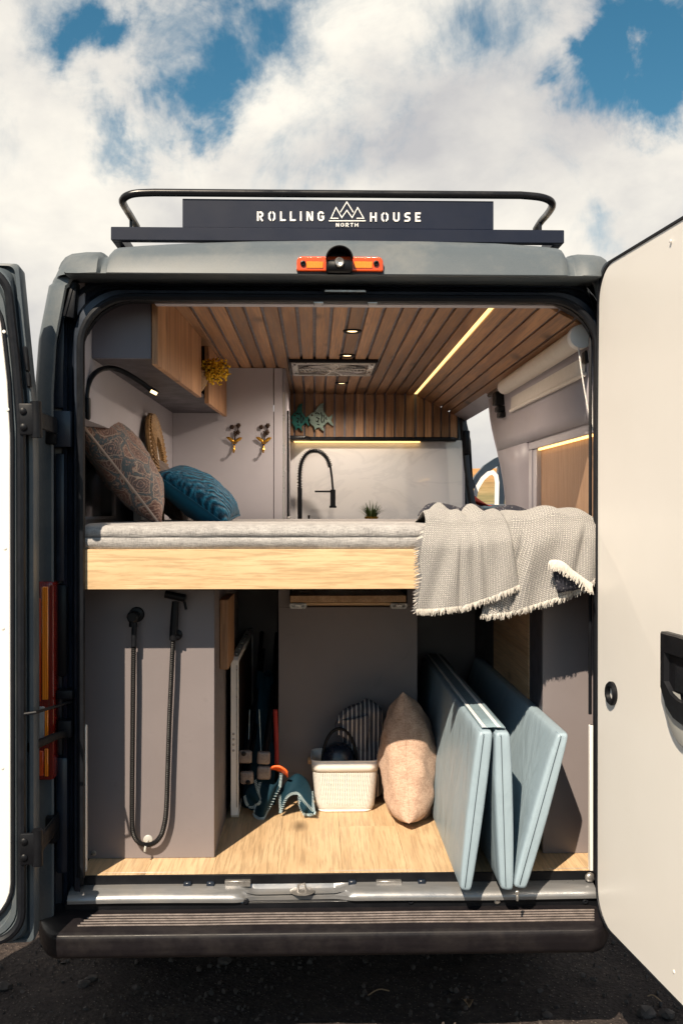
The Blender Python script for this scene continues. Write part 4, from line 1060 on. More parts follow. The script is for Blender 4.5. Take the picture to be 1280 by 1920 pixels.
    mk2 = [[(252, 656), (264, 652), (276, 660)], [(258, 676), (272, 682), (266, 700), (256, 694)], [(282, 650), (288, 668), (284, 690), (290, 706)], [(296, 664), (301, 682), (296, 702)], [(262, 712), (276, 716)], [(308, 674), (312, 690)]]
    fish('f', body2, 'fish2', YK - .035, 'pale mint carved fish hanging on the oak slat wall', mk2)
    sh = [(124 + (x - 214) * .74, y + 2) for x, y in body2]
    mk1 = [[(124 + (x - 214) * .74, y + 2) for x, y in p] for p in mk2]
    fish('f', sh, 'fish1', YK - .030, 'dark teal carved fish hanging left of the mint fish', mk1)
build_kitchen()

def build_ceiling_fittings():
    # downlights
    t = None; labs = ['round downlight nearest the rear doors in the oak ceiling', 'round downlight just behind the ceiling vent grille', 'round downlight on the far side of the ceiling vent grille']
    for i, (y, x) in enumerate(((.88, .147), (1.50, .147), (2.50, .149))):
        if i == 0:
            t = thing('ceiling_light', labs[0], 'ceiling light', (x, y, CEIL), 'downlights in the slatted ceiling')
            MB().lathe([(.026, -.002), (.033, -.007), (.037, -.004), (.037, .001)], (x, y, CEIL), 2, 28, False).done('ring', 'black', t, ang=60)
            MB().lathe([(.0, -.0006), (.0265, -.0006)], (x, y, CEIL), 2, 24, False).done('reflector', 'brass', t); MB().lathe([(.0, -.003), (.019, -.003), (.019, -.0007)], (x, y, CEIL), 2, 20, False).done('bulb', 'lamp', t)
        else:
            o = copy_tree(t); o.location = (x, y, CEIL); o['label'] = labs[i]
        ld = bpy.data.lights.new('downlight', 'SPOT'); ld.energy = 14.0; ld.spot_size = R(165); ld.spot_blend = .6; ld.shadow_soft_size = .02; ld.color = (1.0, .84, .68)
        lo = bpy.data.objects.new('downlight', ld); COL.objects.link(lo); lo.location = (x, y, CEIL - .02)
    # vent
    y0, y1 = at(625, 673.5, 1.6).y, 0
    ya = CAM.y + .70 * F / (954 - 674.0); yb = CAM.y + .69 * F / (954 - 701.0)
    xa, xb = (550 - 590) / F * (ya - CAM.y) - .01, (704 - 590) / F * (ya - CAM.y)
    c = ((xa + xb) / 2, (ya + yb) / 2)
    v = thing('ceiling_vent', 'square silver roof vent grille in the slatted ceiling', 'roof vent', (c[0], c[1], CEIL))
    z = CEIL - .022
    MB().box((xa - .012, ya - .012, z + .006), (xb + .012, yb + .012, CEIL + .006), .004, 2).done('surround', 'black', v)
    m = MB()
    for a, b in (((xa, ya), (xb, ya + .03)), ((xa, yb - .03), (xb, yb)), ((xa, ya + .0305), (xa + .03, yb - .0305)), ((xb - .03, ya + .0305), (xb, yb - .0305))): m.box((a[0], a[1], z), (b[0], b[1], z + .012), .003, 2)
    m.done('frame', 'silver', v)
    MB().box((xa + .03, ya + .03, z + .005), (xb - .03, yb - .03, z + .011)).done('mesh_plate', 'bronze', v)
    rx, ry = (xb - xa) / 2 - .035, (yb - ya) / 2 - .035
    for k in range(1, 9):
        f = k / 9 + .08; MB().tube([(c[0] + rx * f * math.cos(i * math.pi / 20), c[1] + ry * f * math.sin(i * math.pi / 20), z + .003) for i in range(40)], .0042, 5, closed=True).done('grille_ring', 'silver' if k % 2 else 'steel', v)
    for k in range(12):
        a = k * math.pi / 6 + .2; MB().tube([(c[0] + rx * .08 * math.cos(a), c[1] + ry * .08 * math.sin(a), z), (c[0] + rx * 1.02 * math.cos(a), c[1] + ry * 1.02 * math.sin(a), z)], .0035, 5).done('grille_spoke', 'silver', v)
    MB().lathe([(.03, .002), (.03, -.003), (.0, -.005)], (c[0], c[1], z), 2, 20).done('hub', 'silver', v)
    for sx in (xa + .016, xb - .016): MB().lathe([(.006, .0), (.006, -.003)], (sx, ya + .016, z), 2, 10).done('vent_screw', 'bronze', v)
build_ceiling_fittings()

def build_overhead_cabinet():
    zb = E + .474; y0 = .13
    t = thing('overhead_cabinet', 'grey wall cabinet with two oak fronts above the bed', 'cabinet', (-.6, 1.0, zb))
    Xb = XL + .001
    def xf(y): return lerp(-.494, -.432, (y - y0) / (YP - y0))     # front line runs slightly askew, like the tapering body
    m = MB(); z1 = CEIL - .0005
    # end board, bottom, back of the open shelf
    m.hexa([(Xb, y0, zb + .0), (xf(y0) - .021, y0, zb), (xf(y0) - .021, y0, z1), (Xb, y0, z1)], [(Xb, y0 + .018, zb), (xf(y0) - .021, y0 + .018, zb), (xf(y0) - .021, y0 + .018, z1), (Xb, y0 + .018, z1)], .001); m.done('end_board', 'slate', t)
    m = MB(); m.hexa([(Xb, y0 + .019, zb), (xf(y0) - .021, y0 + .019, zb), (xf(y0) - .021, y0 + .019, zb + .016), (Xb, y0 + .019, zb + .016)], [(Xb, YP - .001, zb), (xf(YP) - .021, YP - .001, zb), (xf(YP) - .021, YP - .001, zb + .016), (Xb, YP - .001, zb + .016)]); m.done('bottom_board', 'darkboard', t)
    for y in (1.03, 1.27): MB().box((Xb, y, zb + .0165), (xf(y) - .022, y + .016, z1)).done('divider', 'black', t)
    def front(ya, yb):
        q0 = [(xf(ya) - .019, ya, zb - .020), (xf(ya), ya, zb - .020), (xf(ya), ya, z1), (xf(ya) - .019, ya, z1)]; q1 = [(xf(yb) - .019, yb, zb - .020), (xf(yb), yb, zb - .020), (xf(yb), yb, z1), (xf(yb) - .019, yb, z1)]
        MB().hexa(q0, q1, .0012).done('cabinet_door', 'door_oak', t)
    front(y0 - .004, 1.05); front(1.27, YP - .03)
    # flower basket in the open shelf
    y = 1.14; p = at(382, 735, y); X = xf(y) - .035; zf = zb + .0165
    b = thing('flower_basket', 'small woven straw basket of yellow flowers in the open shelf', 'flower basket', (X, y, zf))
    m = MB(); H_ = .07
    for k in range(11):
        f = k / 10; r = .022 + .026 * math.sin(f * 1.75); m.tube([(X + r * math.cos(i * math.pi / 10), y + r * math.sin(i * math.pi / 10), zf + .007 + f * H_) for i in range(20)], .0075, 6, closed=True)
    m.done('basket_body', 'paleb', b)
    rn = random.Random(11); m = MB(); ms = MB()
    for i in range(34):
        an = rn.uniform(-1.1, 1.5); l = rn.uniform(.06, .15); e = Vector((X + math.cos(an) * l * .95 + .02, y + math.sin(an) * l * .6, zf + H_ + rn.uniform(-.035, .05) + .02 - l * .20))
        st = Vector((X, y, zf + H_ - .02)); md = (st + e) / 2 + Vector((0, 0, .035)); ms.tube(spline([st, md, e], 4), .0015, 4)
        for k in range(16): m.ball(md.lerp(e, rn.uniform(.0, 1.1)) + Vector((rn.uniform(-.016, .016), rn.uniform(-.016, .016), rn.uniform(-.016, .016))), rn.uniform(.0032, .0068), sub=1)
    o = m.done('blossom', 'yellow', b); o['kind'] = 'stuff'; ms.done('flower_stem', 'stem', b)
build_overhead_cabinet()

def build_wall_things():
    # reading lamp
    t = thing('reading_lamp', 'black gooseneck reading lamp with a lit tip above the cushions', 'lamp', at(158, 772, .2))
    pts = [at(px, py, y) for px, py, y in ((161, 773, .045), (162, 748, .045), (165, 725, .06), (173, 706, .09), (187, 694, .14), (205, 690, .2), (225, 694, .22), (248, 706, .24), (268, 719, .26), (281, 729, .27))]
    MB().tube(spline(pts, 6), .0085, 10).done('gooseneck', 'black', t)
    a, b = at(281, 729, .27), at(295, 738, .285); MB().tube([a, b], .0105, 10).done('lamp_head', 'black', t)
    a, b = at(283, 733, .262), at(294, 738.5, .272); MB().tube([a, b], .0052, 8).done('lamp_diffuser', 'lamp', t)
    p = at(161, 775, .045); MB().box((XL + .001, .035, p.z - .02), (XL + .014, .060, p.z + .05), .006, 2).done('wall_mount', 'black', t)
    # flower hooks on the partition
    def hook(px, label):
        c = at(px, 822, YP - .01); g = thing('flower_hook', label, 'wall hook', (c.x, YP, c.z), 'ornate flower hooks on the grey partition')
        s = .00265; Y = YP - .012
        def q(dx, dy, y=Y): return Vector((c.x + dx * s, y, c.z - dy * s))
        MB().tube(spline([q(-1, 17), q(0, 6), q(1, -4), q(-1, -14)], 6), .0035, 7).done('stem', 'bronze', g)
        MB().tube(spline([q(0, -4), q(5, -10), q(7, -20)], 6), .003, 6).done('twig', 'bronze', g)
        for dx, dy in ((-5, -21), (7, -24), (6, -11)):
            m = MB(); 
            for k in range(6): m.ball(q(dx + 2.6 * math.cos(k * 1.047), dy + 2.6 * math.sin(k * 1.047)), .0062, (1, .7, 1), 1)
            m.ball(q(dx, dy) - Vector((0, .004, 0)), .006, sub=1); m.done('rosette', 'bronze', g)
        for sx, dx, dy in ((-1, -10, -7), (1, 9, 0)):
            pts = []; m = MB()
            def leaf(u, v):
                l = u; w = math.sin(math.pi * min(1, l * .97 + .02)) ** .8 * 3.6 * (v - .5) * 2
                x = dx * .0 + sx * l * 15; yy = -l * 8 - w
                if sx > 0: x = l * 14; yy = -l * 7 - w
                return q(x, 6 + yy, Y - .004 - .006 * (1 - abs(v - .5) * 2) * math.sin(math.pi * l))
            m.grid(leaf, 10, 6); m.done('leaf', 'brass', g, solid=.002)
        MB().tube([q(-4, 9), q(4, 9)], .004, 7).done('collar', 'brass', g)
        MB().tube(spline([q(-1, 14), q(-1, 22, Y - .005), q(-1, 26, Y - .022), q(-1, 22, Y - .032)], 5), .0052, 8).done('peg', 'brass', g)
    hook(440, 'gold leaf flower hook on the partition, nearer the oak cabinet'); hook(495, 'gold leaf flower hook on the partition, nearer the kitchen')
    # wicker mirror against the left wall
    t = thing('wicker_mirror', 'narrow arched cane framed mirror behind the cushions', 'mirror', (-.62, 1.05, E - .05))
    y0, y1, zb, zt = .95, 1.30, E - .05, E + .395
    def arch(k, x):
        r = (y1 - y0) / 2 - k; cy = (y0 + y1) / 2; zc = zt - k - r; pts = [(x, cy - r, zb + k)]
        for i in range(15): a = math.pi - math.pi * i / 14; pts.append((x, cy + r * math.cos(a), zc + r * math.sin(a)))
        pts.append((x, cy + r, zb + k)); return pts
    def X(z): return lerp(-.615, -.68, (z - zb) / (zt - zb))
    m = MB()
    for k, r_ in ((.008, .012), (.028, .012), (.048, .012), (.068, .012), (.088, .010)):
        pts = []
        for p in arch(k, 0):
            pts.append(Vector((X(p[2]), p[1], p[2])))
        pts = [pts[0].lerp(pts[1], i / 12) for i in range(12)] + pts[1:-1] + [pts[-2].lerp(pts[-1], i / 12) for i in range(1, 13)]
        m.tube(pts, r_, 7)
    m.done('cane_frame', 'wicker', t)
    m = MB(); n = 0
    cy = (y0 + y1) / 2
    for i in range(60):
        f = i / 59
        # spokes of binding cane across the frame
        a_ = arch(.0, 0); b_ = arch(.096, 0)
        def walk(pts, f):
            seg = [(Vector(p) - Vector(q_)).length for p, q_ in zip(pts[1:], pts)]; d = f * sum(seg)
            for s_, p, q_ in zip(seg, pts, pts[1:]):
                if d <= s_: return Vector(p).lerp(Vector(q_), d / s_)
                d -= s_
            return Vector(pts[-1])
        p, q_ = walk(a_, f), walk(b_, f); p.x = X(p.z) + .012; q_.x = X(q_.z) + .012; m.tube([p, q_], .006, 5)
    m.done('cane_binding', 'wicker', t)
    poly = arch(.09, 0); m = MB(); fs = [m.bm.verts.new((X(p[2]) - .004, p[1], p[2])) for p in poly]; m.bm.faces.new(fs); m.done('mirror_glass', 'white', t, solid=.004)
    # roller blind
    X0 = .842; zt = E + .545
    t = thing('roller_blind', 'ivory roller blind rolled up under the sloping ceiling', 'blind', (X0, .75, zt))
    MB().tube([(X0, .12, zt), (X0 + .006, 1.40, zt)], .034, 20).done('fabric_roll', 'blindcloth', t)
    m = MB(); m.grid(lambda u, v: (X0 + .030 - .006 * v, lerp(.15, 1.36, u), zt - .005 - .105 * v), 8, 5); m.done('hanging_cloth', 'blindcloth', t, solid=.0015)
    MB().tube([(X0 + .024, .15, zt - .112), (X0 + .024, 1.36, zt - .112)], .008, 8).done('hem_bar', 'blindcloth', t)
    m = MB(); m.lathe([(.0, -.014), (.036, -.013), (.039, -.008), (.039, .016), (.030, .018)], (X0, .112, zt), 1, 24); m.done('end_cap', 'white', t)
    MB().lathe([(.028, 0), (.030, .008), (.012, .014)], (X0 + .006, 1.40, zt), 1, 18).done('end_cap', 'white', t)
    ch = MB()
    def beads(a, b, n, sag):
        for i in range(n):
            f = i / (n - 1); p = Vector(a).lerp(Vector(b), f); p.x += sag * math.sin(math.pi * f); ch.ball(p, .0030, sub=1)
    beads(at(1083, 648, .10), at(1110, 806, .115), 64, -.004); beads(at(1101, 648, .125), at(1110, 800, .135), 60, .003)
    ch.done('bead_chain', 'white', t)
    p = at(1100, 668, .13); MB().box((p.x - .010, .12, p.z - .022), (p.x + .012, .16, p.z + .018), .004).done('chain_guide', 'black', t)
build_wall_things()
# ================================================================== roof rack
def build_rack():
    Yr = .16
    t = thing('roof_rack', 'navy black roof rack with a lettered board above the rear doors', 'roof rack', (at(632, 440, Yr).x, .9, at(632, 455, Yr).z))
    a, b = at(208, 426, Yr), at(1057, 452, Yr); x0, x1 = a.x, b.x; zt = at(632, 428, Yr).z; zb = at(632, 453, Yr).z
    MB().box((x0, Yr, zb), (x1, Yr + .03, zt), .002).done('tray_front', 'rack', t)
    for x in (x0, x1): MB().box((x - .0 if x == x0 else x - .03, Yr + .031, zb), (x + .03 if x == x0 else x, 2.6, zt), .002).done('tray_side', 'rack', t)
    for i in range(5): y = .45 + i * .5; MB().box((x0 + .031, y, zb + .004), (x1 - .031, y + .06, zb + .03), .003).done('tray_slat', 'rack', t)
    # mounting feet
    for y in (.24, 1.2, 2.3):
        for s in (0, 1):
            xf = x0 + .012 if s == 0 else x1 - .012; sg = 1 if s == 0 else -1
            m = MB(); m.box((xf, y, zb - .045), (xf + sg * .05, y + .05, zb - .0005), .004); m.box((xf + sg * .0, y + .01, zb - .10), (xf + sg * .012, y + .04, zb - .046), .003); m.done('mounting_foot', 'black', t)
    MB().box((x0 + .07, .26, zb - .022), (x1 - .07, .30, zb - .006), .003).done('cross_bar', 'black', t)
    for px in (243, 262, 281, 337, 425, 1012, 1022): 
        p = at(px, 458, .25); MB().lathe([(.005, 0), (.005, .014), (.003, .02)], (p.x, .25, zb - .02), 2, 8).done('rack_bolt', 'steel', t)
    # rail: feet stand further forward, the bar comes round to the back
    def Q(px, py, y): return at(px, py, y)
    pts = [Q(257, 425, .62), Q(247, 408, .50), Q(237, 392, .36), Q(231, 381, .24), Q(231, 374, .19), Q(239, 367, .165), Q(256, 362.5, .16), Q(290, 361, .16)]
    mid = [Q(290 + (975 - 290) * i / 10, 361 + 5 * i / 10, .16) for i in range(1, 10)]
    end = [Q(975, 366, .16), Q(1008, 369, .16), Q(1026, 374, .165), Q(1034, 381, .19), Q(1033, 390, .26), Q(1025, 402, .40), Q(1013, 416, .52), Q(1004, 430, .62)]
    MB().tube(spline(pts, 6)[:-1] + [pts[-1]] + mid + spline(end, 6), .0125, 12).done('guard_rail', 'tube', t)
    for px in (246, 1012):
        p, q = at(px, 405 if px < 600 else 412, .5), at(px, 432, .5); MB().tube([(p.x, .5, q.z), (p.x, .5, p.z)], .006, 8).done('rail_post', 'tube', t)
    # sign board with stencilled lettering
    a, b = at(342, 371, Yr), at(925, 429, Yr); zs0, zs1 = zt + .0005, at(632, 374, Yr).z
    sb = MB().box((a.x, Yr + .004, zs0), (b.x, Yr + .008, zs1), .001).done('sign_board', 'rack', t)
    yf0, yf1 = Yr + .0012, Yr + .0038
    def U(px, py): p = at(px, py, Yr + .002); return (p.x, p.z)
    def letter(ch, cx, w, ytop, ybot, sw):
        h = ybot - ytop; x0_, x1_ = cx - w / 2 + sw / 2, cx + w / 2 - sw / 2; T, B_ = ytop + sw / 2, ybot - sw / 2; m_ = (T + B_) / 2; g = sw * .32; c = min(w, h) * .22
        S = []
        if ch == 'R': S = [[(x0_, ytop), (x0_, ybot)], [(x0_ + sw * .5 + g, T), (x1_ - c, T), (x1_, T + c), (x1_, m_ + sw * .3 - c), (x1_ - c, m_ + sw * .3), (x0_ + sw * .5 + g, m_ + sw * .3)], [(cx + w * .02, m_ + sw * .8 + g), (x1_ + sw * .1, ybot)]]
        if ch == 'O': S = [[(cx - g * 1.2, T), (x0_ + c, T), (x0_, T + c), (x0_, B_ - c), (x0_ + c, B_), (cx - g * 1.2, B_)], [(cx + g * 1.2, T), (x1_ - c, T), (x1_, T + c), (x1_, B_ - c), (x1_ - c, B_), (cx + g * 1.2, B_)]]
        if ch == 'L': S = [[(x0_, ytop), (x0_, B_), (cx + w / 2, B_)]]
        if ch == 'I': S = [[(cx, ytop), (cx, ybot)]]
        if ch == 'N': S = [[(x0_, ybot), (x0_, ytop)], [(x1_, ybot), (x1_, ytop)], [(x0_ + sw * .5 + g * .3, ytop + sw * .5), (x1_ - sw * .5 - g * .3, ybot - sw * .5)]]
        if ch == 'G': S = [[(x1_, T + c), (x1_ - c, T), (x0_ + c, T), (x0_, T + c), (x0_, B_ - c), (x0_ + c, B_), (x1_ - c, B_), (x1_, B_ - c), (x1_, m_ + sw * .2), (cx + sw * .1, m_ + sw * .2)]]
        if ch == 'H': S = [[(x0_, ytop), (x0_, ybot)], [(x1_, ytop), (x1_, ybot)], [(x0_ + sw * .5 + g * .3, m_), (x1_ - sw * .5 - g * .3, m_)]]
        if ch == 'U': S = [[(x0_, ytop), (x0_, B_ - c), (x0_ + c, B_), (x1_ - c, B_), (x1_, B_ - c), (x1_, ytop)]]
        if ch == 'S': S = [[(cx + w / 2, T), (x0_ + c, T), (x0_, T + c * .8), (x0_, m_ - c * .8), (x0_ + c, m_), (x1_ - c, m_), (x1_, m_ + c * .8), (x1_, B_ - c * .8), (x1_ - c, B_), (cx - w / 2, B_)]]
        if ch == 'E': S = [[(cx + w / 2, T), (x0_, T), (x0_, B_), (cx + w / 2, B_)], [(x0_ + sw * .5 + g * .5, m_), (cx + w * .38, m_)]]
        if ch == 'T': S = [[(cx - w / 2, T), (cx + w / 2, T)], [(cx, T + sw * .5 + .1), (cx, ybot)]]
        k = (Yr - CAM.y) / F; m = MB()
        for s_ in S: m.ribbon([U(px, py) for px, py in s_], sw * k, yf0, yf1)
        o = m.done('letter', 'letter', sb, smooth=False)
    z = lambda zx: 440 + zx * .3125
    zy = lambda v: 340 + v * .3125
    for ch, a_, b_ in (('R', 134, 172), ('O', 202, 244), ('L', 272, 306), ('L', 331, 366), ('I', 391, 402), ('N', 430, 470), ('G', 497, 537)):
        letter(ch, z((a_ + b_) / 2), (b_ - a_) * .3125, zy(181), zy(238), 3.3)
    for ch, a_, b_ in (('H', 811, 851), ('O', 878, 921), ('U', 949, 988), ('S', 1017, 1052), ('E', 1081, 1114)):
        letter(ch, z((a_ + b_) / 2), (b_ - a_) * .3125, zy(187), zy(242), 3.3)
    for ch, a_, b_ in (('N', 607, 626), ('O', 635, 655), ('R', 664, 684), ('T', 692, 711), ('H', 719, 740)):
        letter(ch, z((a_ + b_) / 2), (b_ - a_) * .3125, zy(250), zy(273), 1.5)
    k = (Yr - CAM.y) / F; lg = MB()
    for pts in ([(622, 222), (577, 222), (607, 158), (642, 218), (672, 174), (704, 218), (737, 158), (773, 222), (730, 222)], [(633, 186), (672, 124), (711, 186)]):
        lg.ribbon([U(z(p), zy(q)) for p, q in pts], 1.75 * k, yf0, yf1)
    lg.ribbon([U(z(564), zy(237)), U(z(785), zy(237))], 1.9 * k, yf0, yf1)
    lg.done('mountain_emblem', 'letter', sb, smooth=False)
build_rack()

# ================================================================== bed
YB = .012
BX0 = at(155, 1060, YB).x; BX1 = at(1113, 1060, YB).x
def build_bed():
    zt, zb = at(400, 1030, YB).z, at(400, 1105, YB).z
    t = thing('bed_frame', 'fixed bed platform with a pale oak front board across the van', 'bed', ((BX0 + BX1) / 2, .9, zb))
    MB().box((BX0, YB, zb), (BX1, YB + .028, zt), .0012).done('front_board', 'plank', t)
    MB().box((max(BX0, XL + .002), YB + .029, zt - .03), (BX1, YP - .045, zt - .002), .001).done('bed_base', 'darkboard', t)
    MB().box((max(BX0, XL + .002), YB + .029, zb + .002), (BX0 + .03, 1.8, zt - .031), .001).done('bed_rail', 'darkboard', t)
    # mattress
    zm = at(400, 984.5, YB + .02).z
    m = MB(); mt = zt + .001; h = zm - mt; X0, X1 = BX0 + .004, BX1 - .004; Y0, Y1 = YB + .004, YP - .05; r = .020
    def prof(x):
        b = .0035 * math.sin(x * 9) + .002 * math.sin(x * 31)
        return [(Y0 + .008, 0), (Y0 + .001, .008), (Y0 - .004 + b, h * .28), (Y0 - .001 + b * .5, h * .47), (Y0 + .003, h * .5), (Y0 - .001 + b * .5, h * .53), (Y0 - .003 + b, h * .72), (Y0 + .006, h * .91), (Y0 + .022, h * .99), (Y0 + .07, h + .004), (Y0 + .5, h + .004), (Y1, h)]
    n = 60; m.strip([[Vector((lerp(X0, X1, i / n), y, mt + z)) for y, z in prof(lerp(X0, X1, i / n))] for i in range(n + 1)])
    ms = tag(m.done('mattress', 'mattress', ang=70, recalc=True), 'heather grey mattress lying on the oak bed platform', 'mattress')
    MB().tube([(lerp(X0, X1, i / 60), Y0 + .0005 + .0015 * math.sin(lerp(X0, X1, i / 60) * 9), mt + h * .5 + .0006 * math.sin(i * 1.7)) for i in range(61)], .0016, 5).done('piping', 'piping', ms)
    return zm
ZM = build_bed()

def cushion(name, mats, c, w, h, th, rotm, label, parent=None, pw=.45, seed=1, wr=.006, back=None, cat='cushion', pinch=.055, cord=None, cordr=.0035):
    """square cushion with pointed corners; local x,y are its sides, z its face. Corners pulled out, sides drawn in."""
    rn = random.Random(seed); ph = [rn.uniform(0, 6.28) for _ in range(6)]
    def P(u, v, s):
        a, b = u * 2 - 1, v * 2 - 1
        k = max(0.0, (1 - a * a) * (1 - b * b)) ** pw
        x = a * w / 2 * (1 - pinch * (1 - b * b)); y = b * h / 2 * (1 - pinch * (1 - a * a))
        wz = wr * (math.sin(a * 7 + ph[0] + b * 3) + math.sin(b * 9 + ph[1] - a * 4) + .6 * math.sin((a + b) * 14 + ph[2])) * k
        crn = wr * 1.6 * math.sin(math.atan2(b, a) * 9 + ph[3]) * min(1, (abs(a) ** 3 + abs(b) ** 3)) * k
        q = Vector((x, y, s * (th / 2 * k + (wz + crn) * .6)))
        return Vector(c) + rotm @ q
    root = thing(name, label, cat, c)
    N = 30
    def cc(u): return .5 - .5 * math.cos(math.pi * u)
    f = MB().grid(lambda u, v: P(cc(u), cc(v), 1), N, N); f.done('front_cover', mats[0], root, ang=80)
    MB().grid(lambda u, v: P(cc(1 - u), cc(v), -1), N, N).done('back_cover', mats[1], root, ang=80)
    if cord:
        e = [P(i / 30, 0, 0) for i in range(30)] + [P(1, i / 30, 0) for i in range(30)] + [P(1 - i / 30, 1, 0) for i in range(30)] + [P(0, 1 - i / 30, 0) for i in range(30)]
        MB().tube(e, cordr, 6, closed=True).done('piping', cord, root)
    return root
def axes(x, y):
    x = Vector(x).normalized(); y = Vector(y); y = (y - x * y.dot(x)).normalized(); z = x.cross(y)
    return Matrix((x, y, z)).transposed()
def build_cushions():
    # patterned: near edge runs from the upper left to the mattress
    a, b = at(160, 802, .32), at(301, 984, .46); w = (b - a).length
    ax = axes(b - a, (0.10, 1, -.12)); hh = .42
    c = (a + b) / 2 + ax @ Vector((0, hh / 2 * .97, 0))
    cushion('cushion', ('paisley', 'paisley'), c, w * 1.0, hh, .18, ax @ Matrix.Rotation(math.pi, 3, 'X') if (ax @ Vector((0, 0, 1))).x < 0 else ax, 'brown paisley cushion with a cream corded edge leaning on the left wall', seed=3, pw=.42, cord='creamcord', cordr=.0048, pinch=.05)
    # plain brown behind
    Yn = .98; a, b = at(236, 845, Yn), at(345, 983, Yn); ax = axes(b - a, (0.05, 1, 0)); c = (a + b) / 2 + ax @ Vector((0, .19, .0))
    cushion('cushion', ('browncloth', 'browncloth'), c, (b - a).length * 1.0, .38, .13, ax, 'plain brown cushion mostly hidden behind the paisley cushion', seed=5, cord='browncloth')
    # teal: quilted face up and to the right, plain back towards us
    Yn = .74; a, b = at(292, 889, Yn), at(424, 984, Yn + .0); ax = axes(b - a, (0.22, 1, -.02)); w = (b - a).length
    z = ax @ Vector((0, 0, 1)); 
    c = (a + b) / 2 + ax @ Vector((0, .18, 0))
    up = z.z > 0
    cushion('cushion', ('tealquilt', 'tealback') if up else ('tealback', 'tealquilt'), c, w, .38, .17, ax, 'teal velvet quilted cushion lying at the foot of the partition', seed=8, pw=.40, cord='tealback', wr=.004)
build_cushions()

